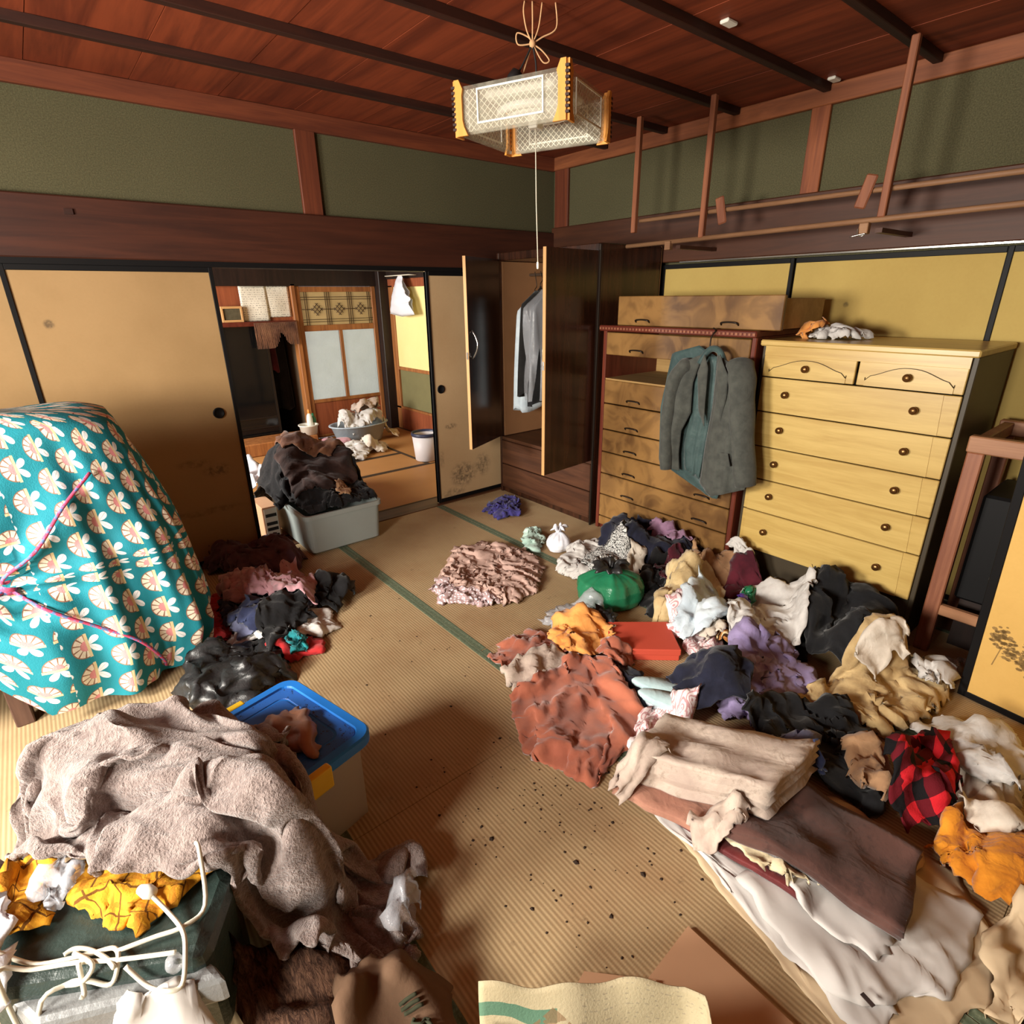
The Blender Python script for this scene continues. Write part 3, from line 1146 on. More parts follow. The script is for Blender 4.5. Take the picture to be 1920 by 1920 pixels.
box('floor_board', (3.212, YF, -0.05), (3.55, YB, -0.002), MAT['sill'], fl)
box('sill', (-1.75, 3.722, -0.05), (3.55, 3.90, 0.004), MAT['sill'], fl, 0.003)

ce = struct(box('ceiling', (XL, YF, ZC+0.02), (XR, YB, ZC+0.1), MAT['ceil']))
x = XL
k = 0
while x < XR:
    w_ = 0.405
    box('ceiling_board', (x+0.003, YF, ZC+(0.0012 if k % 2 else 0.0)), (min(x+w_, XR), YB, ZC+0.014), MAT['ceil'], ce)
    x += w_
    k += 1
for yb in (-0.82, -0.31, 0.19, 0.69, 1.20, 1.69, 2.20, 2.71, 3.22):
    box('batten', (XL, yb-0.019, ZC-0.036), (XR-0.02, yb+0.019, ZC+0.002), MAT['batten'], ce, 0.003)
box('tag_clip', (2.42, 1.59, ZC-0.014), (2.49, 1.63, ZC), MAT['white'], ce, 0.004)
box('tag_clip', (3.43, 1.61, ZC-0.014), (3.50, 1.65, ZC), MAT['white'], ce, 0.004)

# back wall (with the sliding doors): plaster band, lintel, kamoi groove
wb = struct(box('wall_back', (XL, 3.80, 2.0), (XR+0.1, 3.90, 2.7), MAT['plaster']))
box('ceiling_moulding', (XL, 3.765, 2.505), (XR, 3.80, ZC), MAT['mouldx'], wb, 0.004)
box('lintel_rail', (XL, 3.74, 1.785), (XR, 3.90, 2.062), MAT['rail'], wb, 0.006)
box('door_head_track', (XL, 3.75, 1.757), (XR, 3.90, 1.785), MAT['black'], wb)
box('wall_post', (1.478, 3.775, 2.06), (1.60, 3.80, 2.52), MAT['postd'], wb, 0.004)
box('peg', (0.28, 3.73, 1.98), (0.315, 3.745, 2.005), MAT['batten'], wb)
# right wall
wr = struct(box('wall_right', (3.575, YF, 2.0), (3.70, YB+0.1, 2.7), MAT['plaster']))
box('ceiling_moulding', (3.54, YF, 2.508), (3.575, YB, ZC), MAT['mould'], wr, 0.004)
box('lintel_rail', (3.52, YF, 1.79), (3.70, YB, 2.10), MAT['raily'], wr, 0.006)
box('metal_track', (3.515, YF, 1.782), (3.56, 2.5, 1.79), MAT['chrome'], wr)
box('wall_post', (3.55, 1.665, 2.10), (3.575, 1.765, 2.52), MAT['post'], wr, 0.004)
box('wall_post', (3.55, 3.62, 2.10), (3.575, 3.77, 2.52), MAT['postd'], wr, 0.004)
box('closet_back', (3.60, YF, -0.1), (3.70, YB, 2.0), MAT['plaster'], wr)
# left wall with wide glass doors to the garden, and the wall behind the camera
wl_ = struct(boxes('wall_left', [((XL-0.12, YF, 1.95), (XL, YB+0.1, 2.7)), ((XL-0.12, YF, -0.1), (XL, YB+0.1, 0.5)), ((XL-0.12, 2.75, 0.5), (XL, YB+0.1, 1.95)),
                                ((XL-0.12, 1.35, 0.5), (XL, 1.50, 1.95)), ((XL-0.12, YF-0.1, 0.5), (XL, 0.15, 1.95))], MAT['plaster']))
for wi, (a, b) in enumerate(((0.15, 1.35), (1.50, 2.75))):
    struct(boxes('window_%d' % (1+2*wi), [((XL-0.10, a, 0.5), (XL-0.02, b, 0.54)), ((XL-0.10, a, 1.91), (XL-0.02, b, 1.95)), ((XL-0.10, a, 0.54), (XL-0.02, a+0.035, 1.91)), ((XL-0.10, b-0.035, 0.54), (XL-0.02, b, 1.91))], MAT['lightwood']))
wf = struct(box('wall_front', (XL, YF-0.12, -0.1), (XR+0.1, YF, 2.7), MAT['plaster']))
w2 = struct(boxes('window_2', [((0.0, YF-0.01, 0.8), (2.2, YF+0.03, 0.85)), ((0.0, YF-0.01, 1.95), (2.2, YF+0.03, 2.0)), ((1.08, YF-0.01, 0.85), (1.12, YF+0.02, 1.95)), ((0.0, YF-0.01, 0.85), (2.2, YF+0.008, 1.95))], MAT['lightwood']))  # added unseen window, boarded shut against the solid wall


def fusuma(name, a0, a1, z1, plane, axis, mat, face=-1, frame=0.022, handle=None, mid=None):
    """sliding paper door in plane X or Y = plane; a0..a1 along the wall"""
    def bx(lo, hi, d0, d1):
        if axis == 'Y': return ((lo[0], plane+d0, lo[1]), (hi[0], plane+d1, hi[1]))
        return ((plane+d0, lo[0], lo[1]), (plane+d1, hi[0], hi[1]))
    e = struct(thing(name, None, None, ((a0+a1)/2, plane, 0) if axis == 'Y' else (plane, (a0+a1)/2, 0)))
    lo, hi = bx((a0, 0.0), (a1, z1), 0.004, 0.024)
    box('paper_panel', lo, hi, mat, e)
    for q0, q1 in (((a0, 0.005), (a0+frame, z1)), ((a1-frame, 0.005), (a1, z1)), ((a0+frame, 0.005), (a1-frame, 0.035)), ((a0+frame, z1-0.028), (a1-frame, z1))):
        lo, hi = bx(q0, q1, -0.004, 0.028)
        box('frame_bar', lo, hi, MAT['black'], e, 0.002)
    if handle:
        ax = (0, -1, 0) if axis == 'Y' else (-1, 0, 0)
        c = (handle[0], plane+0.002, handle[1]) if axis == 'Y' else (plane+0.002, handle[0], handle[1])
        lathe('finger_pull', [(0.0, 0.001), (0.022, 0.001), (0.026, 0.006), (0.031, 0.006), (0.033, 0.0)], c, MAT['black'], e, 24, axis=ax)
    return e


fusuma('door_1', -0.03, 0.90, 1.757, 3.765, 'Y', MAT['fus_left'], handle=(0.79, 0.945))
fusuma('door_11', -1.75, -0.92, 1.757, 3.765, 'Y', MAT['fus_left'])
fusuma('door_2', -0.95, -0.0, 1.757, 3.80, 'Y', MAT['fus_left'])
fusuma('door_3', 2.295, 3.22, 1.757, 3.765, 'Y', MAT['fus_mid'], handle=(2.375, 0.92))
fusuma('door_6', 2.7, 3.55, 1.757, 3.80, 'Y', MAT['fus_mid'])
for i, (a, b) in enumerate(((1.735, 2.66), (0.74, 1.755), (-0.25, 0.755), (-1.25, -0.24))):
    fusuma('door_%d' % (7+i), a, b, 1.775, 3.555 if i % 2 == 0 else 3.575, 'X', MAT['fus_right'])
# short strip of torn door paper repair
# ------------------------------------------------------------------ the next room, seen through the doorway
fn = struct(box('floor_next_room', (-0.8, 3.90, -0.12), (3.6, 6.75, -0.03), MAT['floor']))
for (x0, x1, y0, y1) in ((-0.8, 0.2, 3.9, 6.7), (0.2, 1.55, 3.9, 5.0), (1.55, 3.5, 3.9, 4.86), (1.55, 2.85, 4.86, 5.42), (2.85, 3.5, 4.86, 6.7), (0.2, 1.55, 5.0, 6.7), (1.55, 2.85, 5.42, 6.7)):
    mt = box('tatami_mat', (x0+0.004, y0+0.004, -0.03), (x1-0.004, y1-0.004, 0.0), MAT['tatami2'], fn, 0.003)
    if x1-x0 > y1-y0:
        for hy in (y0+0.004, y1-0.032):
            box('border_cloth', (x0+0.004, hy, -0.02), (x1-0.004, hy+0.028, 0.0015), MAT['heri2'], mt)
    else:
        for hx in (x0+0.004, x1-0.032):
            box('border_cloth', (hx, y0+0.004, -0.02), (hx+0.028, y1-0.004, 0.0015), MAT['heri2'], mt)
struct(box('ceiling_next_room', (-0.9, 3.9, 2.5), (3.6, 6.80, 2.6), MAT['ceil']))
struct(box('ceiling_passage', (-0.9, 6.80, 2.5), (2.38, 8.7, 2.6), MAT['ceil']))
# far wall of the next room
wfar = struct(box('wall_far', (-0.8, 6.70, 1.90), (3.6, 6.80, 2.5), MAT['plaster']))
box('lintel_rail', (-0.8, 6.68, 1.715), (3.40, 6.80, 1.90), MAT['darkpost'], wfar, 0.005)
box('corner_post', (3.375, 6.60, 0.0), (3.50, 6.80, 2.5), MAT['darkpost'], wfar, 0.006)
box('door_post', (2.352, 6.68, 0.0), (2.40, 6.80, 1.74), MAT['lightwood'], wfar, 0.004)
# right wall of the next room
wq = struct(box('wall_next_right', (3.52, 3.9, 0.0), (3.62, 6.8, 2.5), MAT['greenwall']))
box('yellow_panel', (3.508, 3.95, 0.785), (3.52, 6.60, 1.70), MAT['yellowwall'], wq)
box('rail', (3.495, 3.95, 0.745), (3.52, 6.60, 0.785), MAT['lightwood'], wq, 0.003)
box('rail', (3.490, 3.95, 1.70), (3.52, 6.60, 1.79), MAT['redwood'], wq, 0.003)
box('skirting_board', (3.498, 3.95, 0.0), (3.52, 6.60, 0.27), MAT['redwood'], wq, 0.003)
box('skirting_cap', (3.490, 3.95, 0.262), (3.52, 6.60, 0.29), MAT['lightwood'], wq, 0.003)
box('stile', (3.49, 6.50, 0.0), (3.52, 6.60, 1.72), MAT['lightwood'], wq, 0.003)
box('upper_board', (3.48, 3.95, 1.79), (3.52, 6.60, 2.5), MAT['darkpost'], wq)
wnl = struct(boxes('wall_next_left', [((-0.9, 3.9, 0.0), (-0.8, 4.3, 2.5)), ((-0.9, 6.4, 0.0), (-0.8, 6.8, 2.5)), ((-0.9, 4.3, 2.35), (-0.8, 6.4, 2.5)), ((-0.9, 4.3, 0.0), (-0.8, 6.4, 0.3))], MAT['greenwall']))
# glazed door with patterned transom
g = struct(thing('door_4', None, None, (2.88, 6.72, 0)))
for lo, hi in (((2.455, 1.655), (3.315, 1.713)), ((2.455, 1.235), (3.315, 1.30)), ((2.455, 0.0), (3.315, 0.035)), ((2.455, 0.42), (3.315, 0.46))):
    box('door_rail', (lo[0], 6.702, lo[1]), (hi[0], 6.733, hi[1]), MAT['lightwood'], g, 0.004)
for a, b in ((2.405, 2.455), (3.315, 3.37)):
    box('door_stile', (a, 6.70, 0.0), (b, 6.735, 1.715), MAT['lightwood'], g, 0.004)
box('glazing_bar', (2.865, 6.70, 0.46), (2.905, 6.735, 1.235), MAT['lightwood'], g, 0.003)
box('glass_pane', (2.455, 6.715, 0.46), (2.865, 6.722, 1.235), MAT['frost'], g)
box('glass_pane', (2.905, 6.715, 0.46), (3.315, 6.722, 1.235), MAT['frost'], g)
box('amber_pane', (2.455, 6.718, 1.30), (3.315, 6.722, 1.655), MAT['amber'], g)
box('kick_panel', (2.455, 6.712, 0.035), (3.315, 6.73, 0.42), MAT['redwood'], g)
bars = []
for zz in (1.335, 1.36, 1.575, 1.60):
    bars.append(((2.455, 6.708, zz-0.003), (3.315, 6.714, zz+0.003)))
for xx in (2.50, 2.525, 2.74, 2.765, 2.79, 3.01, 3.035, 3.06, 3.265, 3.29):
    bars.append(((xx-0.003, 6.708, 1.30), (xx+0.003, 6.714, 1.655)))
boxes('kumiko_bars', bars, MAT['kumiko'], g)
dia = []
for cx in (2.63, 2.90, 3.165):
    for k in (-1, 0, 1):
        for s in (1, -1):
            c = np.array([cx+k*0.026*1, 6.708, 1.47+k*0.026*-s])
            d = np.array([0.040, 0, s*0.040])
            dia.append([c-d, c+d])
for a, b in ((2.455, 2.57), (2.69, 2.84), (2.96, 3.105), (3.225, 3.315)):
    dia.append([(a, 6.708, 1.47), (b, 6.708, 1.47)])
tubes('kumiko_diamonds', dia, 0.004, MAT['kumiko'], g, 5)
# left of it: boarded shelf wall over a dark glossy sliding door
wo = struct(box('wall_shelf_boards', (-0.8, 6.735, 1.355), (2.352, 6.80, 1.715), MAT['redwood']))
box('shelf_rail', (-0.8, 6.66, 1.315), (2.352, 6.80, 1.362), MAT['redframey'], wo, 0.004)
d5 = struct(thing('door_5', None, None, (1.5, 6.76, 0)))
box('dark_glass_panel', (-0.8, 6.745, 0.0), (2.03, 6.76, 1.315), MAT['darkglass'], d5)
box('door_stile', (2.02, 6.735, 0.0), (2.045, 6.77, 1.315), MAT['metal_dark'], d5)
for zz in (0.13, 0.21, 0.32):
    box('louvre_strip', (-0.8, 6.738, zz), (2.02, 6.748, zz+0.012), MAT['metal_dark'], d5)
struct(boxes('wall_dark_passage', [((-0.9, 8.6, -0.1), (2.38, 8.7, 2.5)), ((-0.9, 6.8, -0.1), (-0.8, 8.7, 2.5)), ((2.36, 6.80, -0.1), (2.38, 8.6, 2.5))], MAT['void']))
struct(box('floor_passage', (-0.9, 6.75, -0.12), (2.38, 8.6, -0.03), MAT['sill']))


# ------------------------------------------------------------------ wardrobe
wd = thing('wardrobe', 'tall glossy dark brown wardrobe with both doors open beside the beige sliding door', 'wardrobe', (3.2, 3.15, 0))
X0, X1, Y0, Y1 = 2.89, 3.50, 2.635, 3.70
body = box('back_panel', (X1-0.012, Y0, 0.0), (X1, Y1, 1.89), MAT['wardinside'], wd)
box('side_panel', (X0, Y0, 0.0), (X1, Y0+0.024, 1.89), MAT['wardrobe'], wd, 0.006)
box('side_panel', (X0, Y1-0.024, 0.0), (X1, Y1, 1.89), MAT['wardrobe'], wd, 0.003)
box('top_panel', (X0, Y0+0.02, 1.835), (X1, Y1-0.02, 1.89), MAT['wardrobe'], wd, 0.004)
box('inner_floor', (X0+0.005, Y0+0.024, 0.46), (X1-0.012, Y1-0.024, 0.485), MAT['wardbase'], wd)
box('drawer', (X0, Y0+0.026, 0.255), (X0+0.5, Y1-0.026, 0.455), MAT['wardbase'], wd, 0.005)
box('drawer', (X0, Y0+0.026, 0.045), (X0+0.5, Y1-0.026, 0.247), MAT['wardbase'], wd, 0.005)
box('plinth', (X0+0.02, Y0+0.024, 0.0), (X1, Y1-0.024, 0.045), MAT['wardrobe'], wd)
box('inner_lining', (X0+0.03, Y1-0.034, 0.49), (X1-0.02, Y1-0.024, 1.83), MAT['wardinside'], wd)
tube('hanging_rail', [(3.2, Y0+0.02, 1.74), (3.2, Y1-0.03, 1.74)], 0.012, MAT['chrome'], wd)
box('corner_strip', (X0-0.008, Y0, 0.0), (X0+0.004, Y0+0.014, 1.885), MAT['metal_dark'], wd, 0.003)
# open doors: hinge point, outer-edge point
for hx, hy, ex, ey, knob in ((X0-0.004, Y0+0.022, 2.392, 2.612, 1), (X0-0.004, Y1-0.02, 2.43, 3.47, 0)):
    L = math.hypot(ex-hx, ey-hy)
    a = math.atan2(ey-hy, ex-hx)
    m4 = Matrix.Translation((hx, hy, 0)) @ Matrix.Rotation(a, 4, 'Z')
    dr = box('door', (0.0, -0.011, 0.492), (L, 0.011, 1.845), MAT['wardrobe'], wd, 0.0, m4)
    box('edge_strip', (L-0.001, -0.0115, 0.491), (L+0.004, 0.0115, 1.846), MAT['edge'], dr, 0.0, m4)
    if knob:
        pts = [m4 @ Vector((L-0.05+0.0*t, -0.012-0.045*math.sin(PI*t), 1.16+0.2*t)) for t in np.linspace(0, 1, 12)]
    else:
        pts = [m4 @ Vector((L-0.05, 0.012+0.045*math.sin(PI*t), 1.16+0.2*t)) for t in np.linspace(0, 1, 12)]
    tube('handle', pts, 0.007, MAT['chrome'], dr, 8)
    box('latch', (L+0.002, -0.006, 1.16), (L+0.008, 0.006, 1.21), MAT['chrome'], dr, 0.0, m4)


# clothes inside the wardrobe
def hung(name, label, cat, mat, x, y, ztop, zbot, wid, dep, seed, hook=True, flare=1.15, clear=None):
    e = thing(name, label, cat, (x, y, zbot))
    n, mz = 28, 26
    r = np.random.default_rng(seed)
    ph = r.uniform(0, 6, 6)
    P = np.zeros((n, mz, 3))
    for j in range(mz):
        t = j/(mz-1)
        ww = wid*min(1.0, 0.25+t*6)*(1+(flare-1)*t)
        dd = dep*min(1.0, 0.45+t*3)*(1+0.3*t)
        zz = ztop+(zbot-ztop)*t
        for i in range(n):
            th = 2*PI*i/(n-1)
            f = 1+0.12*t*math.sin(5*th+ph[0])+0.09*t*math.sin(9*th+ph[1]+2*t)
            P[i, j] = (x+ww*math.cos(th)*f, y+dd*math.sin(th)*f, zz+0.02*math.sin(3*th+ph[2])*t)
    grid_obj('body', P, mat, e, None, 0.004)
    if hook:
        tube('hanger', smooth_path([(x-wid*0.95, y, ztop-0.10), (x-0.02, y, ztop+0.005), (x, y, ztop+0.03), (x+0.02, y, ztop+0.005), (x+wid*0.95, y, ztop-0.10)]), 0.006, MAT['cordblack'], e)
        tube('hook', smooth_path([(x, y, ztop), (x, y, ztop+0.05), (x+0.02, y, ztop+0.08), (x, y, 1.757)]), 0.003, MAT['metal_dark'], e)
    return e


hung('hanging_shirt', 'pale grey shirt hanging furthest inside the open wardrobe', 'shirt', MAT['paleblue'], 3.12, 3.52, 1.58, 0.72, 0.17, 0.035, 3, True, 1.2)
hung('hanging_jacket', 'dark charcoal jacket hanging in the open wardrobe next to the pale shirt', 'jacket', MAT['darksuit'], 3.08, 3.41, 1.62, 0.86, 0.18, 0.05, 5, True, 1.1)
gc = hung('covered_suit', 'dark suit in a shiny clear dry-cleaning cover inside the wardrobe', 'suit', MAT['black_w'], 3.06, 3.30, 1.60, 0.80, 0.17, 0.045, 8, True, 1.1)
P = np.zeros((30, 26, 3))
rr = np.random.default_rng(4)
for j in range(26):
    t = j/25
    for i in range(30):
        th = 2*PI*i/29
        f = 1+0.15*math.sin(7*th+3*t)+0.1*math.sin(13*th+1+5*t)
        P[i, j] = (3.06+0.2*min(1, 0.25+5*t)*math.cos(th)*f, 3.295+0.06*math.sin(th)*f, 1.63-0.80*t)
grid_obj('plastic_cover', P, MAT['clearbag'], gc, None, 0.0)

# ------------------------------------------------------------------ burl-veneer chest
ch = thing('burl_chest', 'swirly burl veneer chest with reddish frame and one drawer missing, next to wardrobe', 'chest of drawers', (3.2, 2.08, 0))
X0, X1, Y0, Y1, ZT = 2.90, 3.46, 1.548, 2.60, 1.405
box('side_panel', (X0, Y1-0.028, 0.0), (X1, Y1, ZT-0.03), MAT['redframe'], ch, 0.005)
box('side_panel', (X0, Y0, 0.0), (X1, Y0+0.028, ZT-0.03), MAT['redframe'], ch, 0.005)
tp = box('top_board', (X0-0.03, Y0-0.008, ZT-0.035), (X1, Y1+0.012, ZT), MAT['redframey'], ch, 0.006)
for k in range(44):
    yy = Y0-0.003+k*0.0243
    bm = bmesh.new()
    bm_box(bm, (X0-0.034, yy, ZT-0.024), (X0-0.028, yy+0.013, ZT-0.012), 0.0)
    bm_obj('carved_bead', bm, MAT['oldwood'], tp)
box('back_board', (X1-0.012, Y0, 0.0), (X1, Y1, ZT-0.03), MAT['inside'], ch)
zs = [(2.607, 1.366), (2.598, 1.219), (2.589, 1.065), (2.579, 0.906), (2.568, 0.729), (2.559, 0.573), (2.549, 0.418), (2.540, 0.262), (2.530, 0.098)]
zz = [ZT-0.04]+[q[1] for q in zs][1:]+[0.03]
for k in range(len(zz)-1):
    if k == 1:
        box('drawer_rail', (X0+0.01, Y0+0.028, zz[k+1]-0.004), (X1-0.02, Y1-0.028, zz[k+1]+0.006), MAT['inside'], ch)
        continue
    d = box('drawer', (X0, Y0+0.031, zz[k+1]+0.004), (X0+0.022, Y1-0.031, zz[k]-0.004), MAT['burl'], ch, 0.004)
    if k in (0, 2, 3, 4, 5, 6, 7):
        for yy in (2.32, 1.76):
            zc = zz[k+1]+0.028
            pts = smooth_path([(X0, yy-0.05, zc), (X0-0.014, yy-0.044, zc+0.012), (X0-0.018, yy, zc+0.016), (X0-0.014, yy+0.044, zc+0.012), (X0, yy+0.05, zc)], 4)
            tube('pull_handle', pts, 0.0045, MAT['metal_dark'], d, 6)
box('stretcher', (X0+0.02, Y0+0.02, 0.0), (X0+0.04, Y1-0.02, 0.05), MAT['redframey'], ch)

# the missing drawer, lying on top
dr = thing('loose_drawer', 'burl veneer drawer pulled out and resting on top of its chest', 'drawer', (3.1, 1.98, ZT))
fy0, fy1, fz0, fz1 = 1.44, 2.50, ZT+0.002, ZT+0.172
fr = box('drawer_front', (2.915, fy0, fz0), (2.94, fy1, fz1), MAT['burl'], dr, 0.004)
for yy in (2.30, 1.72):
    pts = smooth_path([(2.916, yy-0.05, fz0+0.02), (2.90, yy-0.044, fz0+0.032), (2.898, yy, fz0+0.036), (2.90, yy+0.044, fz0+0.032), (2.916, yy+0.05, fz0+0.02)], 4)
    tube('pull_handle', pts, 0.0045, MAT['metal_dark'], fr, 6)
box('drawer_side', (2.94, fy0+0.02, fz0+0.005), (3.40, fy0+0.034, fz1-0.02), MAT['inside'], dr)
box('drawer_side', (2.94, fy1-0.034, fz0+0.005), (3.40, fy1-0.02, fz1-0.02), MAT['inside'], dr)
box('drawer_back', (3.386, fy0+0.034, fz0+0.005), (3.40, fy1-0.034, fz1-0.02), MAT['inside'], dr)
box('drawer_bottom', (2.94, fy0+0.03, fz0+0.006), (3.39, fy1-0.03, fz0+0.014), MAT['inside'], dr)

# ------------------------------------------------------------------ pale maple chest
mc = thing('maple_chest', 'pale yellow maple chest of drawers with small round brass knobs', 'chest of drawers', (3.2, 1.07, 0))
X0, X1, Y0, Y1, ZT = 2.925, 3.50, 0.62, 1.532, 1.362
box('carcass', (X0+0.02, Y0, 0.0), (X1, Y0+0.022, ZT-0.03), MAT['sidewood'], mc, 0.003)
box('carcass', (X0+0.02, Y1-0.022, 0.0), (X1, Y1, ZT-0.03), MAT['sidewood'], mc, 0.003)
box('back_board', (X1-0.01, Y0, 0.05), (X1, Y1, ZT-0.03), MAT['sidewood'], mc)
box('top_board', (X0-0.01, Y0-0.005, ZT-0.03), (X1, Y1+0.004, ZT), MAT['maple'], mc, 0.006)
box('plinth', (X0+0.03, Y0+0.02, 0.0), (X1, Y1-0.02, 0.21), MAT['sidewood'], mc)
zmean = [1.178, 0.998, 0.812, 0.632, 0.447]
rows = [ZT-0.07]+zmean+[0.215]
box('drawer_frame', (X0+0.005, Y0+0.022, ZT-0.075), (X0+0.02, Y1-0.022, ZT-0.03), MAT['maple'], mc)


def knob(y, z, parent):
    lathe('knob', [(0.0, 0.030), (0.010, 0.029), (0.0165, 0.024), (0.018, 0.018), (0.015, 0.011), (0.008, 0.007), (0.008, 0.0)], (X0, y, z), MAT['knob'], parent, 20, axis=(-1, 0, 0))


ymid = 1.06
for (a, b) in ((ymid+0.006, Y1-0.022), (Y0+0.022, ymid-0.006)):
    d = box('small_drawer', (X0+0.004, a, rows[1]+0.003), (X0+0.024, b, rows[0]-0.003), MAT['maple'], mc, 0.003)
    h0, h1 = rows[1]+0.004, rows[0]-0.028
    pl = [(a+0.035, h0), (b-0.035, h0), (b-0.035, h1-0.045)]
    for t in np.linspace(0, 1, 17):
        yy = b-0.035-(b-a-0.07)*t
        pl.append((yy, h1-0.03*abs(math.cos(PI*t))**3*1.0-0.008*math.cos(2*PI*t)+(-0.02 if t in (0.0, 1.0) else 0)))
    pl.append((a+0.035, h1-0.045))
    prism('raised_panel', pl, X0-0.001, X0+0.006, MAT['maple2'], d, 'X')
    tube('panel_groove', [(X0-0.001, *p) for p in pl[2:]], 0.0016, MAT['sidewood'], d, 5)
    knob((a+b)/2, (h0+h1)/2+0.01, d)
for k in range(1, 6):
    d = box('drawer', (X0+0.004, Y0+0.022, rows[k+1]+0.003), (X0+0.024, Y1-0.022, rows[k]-0.003), MAT['maple'], mc, 0.003)
    prism('raised_panel', [(Y0+0.075, rows[k+1]+0.004), (Y1-0.045, rows[k+1]+0.004), (Y1-0.045, rows[k]-0.004), (Y0+0.085, rows[k]-0.004)], X0+0.001, X0+0.006, MAT['maple2'], d, 'X')
    zc = (rows[k]+rows[k+1])/2+0.01
    for yy in (Y0+0.176, Y1-0.165):
        knob(yy, zc, d)

# ------------------------------------------------------------------ suit jacket hanging on the burl chest
sj = thing('suit_jacket', 'grey-green suit jacket on a hanger over the front of burl chest', 'jacket', (2.80, 1.80, 0.35))


def P3(x, lst): return [(x, y, z) for y, z in lst]


bk = [(1.763, 1.305), (2.001, 1.187), (2.022, 0.969), (1.929, 0.628), (1.686, 0.569), (1.539, 0.526), (1.470, 0.667), (1.548, 1.032), (1.596, 1.220)]
panel('back', [(2.85, 1.85, 1.32), (2.85, 2.02, 1.27), (2.85, 2.07, 0.95), (2.85, 2.05, 0.62), (2.86, 1.80, 0.52), (2.86, 1.64, 0.47), (2.86, 1.61, 0.85), (2.86, 1.64, 1.22)], MAT['lining'], sj, 0.0, 0, 0.004, 5, 3, 20, 26, 0.004)
FL = [(1.778, 1.287), (1.956, 1.203), (1.994, 0.978), (2.015, 0.651), (1.868, 0.606), (1.883, 0.711), (1.880, 0.845), (1.829, 0.957), (1.834, 1.120), (1.791, 1.267)]
FR = [(1.692, 1.288), (1.517, 1.221), (1.463, 1.009), (1.428, 0.689), (1.439, 0.602), (1.627, 0.517), (1.714, 0.575), (1.706, 0.789), (1.686, 1.027), (1.688, 1.190)]
LN = [(1.814, 1.266), (1.718, 1.272), (1.704, 1.070), (1.721, 0.891), (1.744, 0.580), (1.846, 0.622), (1.869, 0.756), (1.839, 0.964), (1.840, 1.114)]
panel('front_panel', P3(2.80, FL), MAT['greysuit'], sj, -0.035, 0, 0.004, 5, 11, 20, 30, 0.005, corners=[0, 1, 3, 4], flip=True)
panel('front_panel', P3(2.78, FR), MAT['greysuit'], sj, -0.045, 0, 0.005, 5, 12, 22, 30, 0.005, corners=[0, 1, 4, 6], flip=True)
panel('lining', P3(2.825, LN), MAT['lining'], sj, -0.01, 0, 0.004, 6, 13, 16, 26, 0.003, corners=[0, 1, 4, 5])
S1 = [(1.889, 1.235), (1.966, 1.200), (2.018, 0.913), (2.048, 0.578), (1.937, 0.569), (1.880, 0.871)]
S2 = [(1.633, 1.282), (1.556, 1.245), (1.460, 1.025), (1.418, 0.664), (1.487, 0.632), (1.543, 0.985)]


def limb(name, pts, rad, mat, parent, flat=0.6):
    p = smooth_path(pts, 6)
    n = len(p)
    V, Fc = tube_geo(p, lambda t: np.interp(t, [0, 0.12, 0.5, 1], [rad*0.55, rad*1.08, rad*0.98, rad*0.85])*(1+0.05*math.sin(t*23)), 16, flat)
    return mobj(name, V, Fc, mat, parent, True)


sl1 = [(1.865, 1.238), (1.944, 1.132), (1.963, 0.891), (1.941, 0.610)]
limb('sleeve', [(2.82, *sl1[0]), (2.80, *sl1[1]), (2.79, *sl1[2]), (2.78, *sl1[3])], 0.072, MAT['greysuit'], sj)
sl2 = [(1.577, 1.266), (1.523, 1.176), (1.483, 0.941), (1.426, 0.630)]
limb('sleeve', [(2.80, *sl2[0]), (2.76, *sl2[1]), (2.75, *sl2[2]), (2.76, *sl2[3])], 0.068, MAT['greysuit'], sj)
lp = [(1.758, 1.286), (1.791, 1.183), (1.761, 0.984), (1.717, 0.902), (1.725, 1.076), (1.730, 1.216)]
panel('lapel', P3(2.768, lp), MAT['greysuit'], sj, -0.008, 0, 0.001, 3, 5, 8, 14, 0.004, flip=True)
lp2 = [(1.649, 1.294), (1.587, 1.189), (1.584, 1.080), (1.603, 0.946), (1.628, 1.089), (1.658, 1.223)]
panel('lapel', P3(2.735, lp2), MAT['greysuit'], sj, -0.008, 0, 0.001, 3, 6, 8, 14, 0.004, flip=True)
cl = [(1.797, 1.231), (1.771, 1.288), (1.733, 1.313), (1.684, 1.299), (1.646, 1.248)]
tube('collar', smooth_path([(2.79+0.015*math.sin(i), *q) for i, q in enumerate(cl)], 5), 0.017, MAT['lining'], sj, 8)
pk = [(1.579, 0.788), (1.557, 0.721), (1.508, 0.726), (1.529, 0.792)]
prism('pocket_flap', pk, 2.722, 2.728, MAT['greysuit'], sj, 'X')
hg = [(1.771, 1.312), (1.775, 1.367), (1.766, 1.400), (1.788, 1.421)]
tube('hanger_hook', smooth_path([(2.83, *hg[0]), (2.84, *hg[1]), (2.86, *hg[2]), (2.872, hg[3][0], 1.412)], 5), 0.004, MAT['metal_dark'], sj, 6)

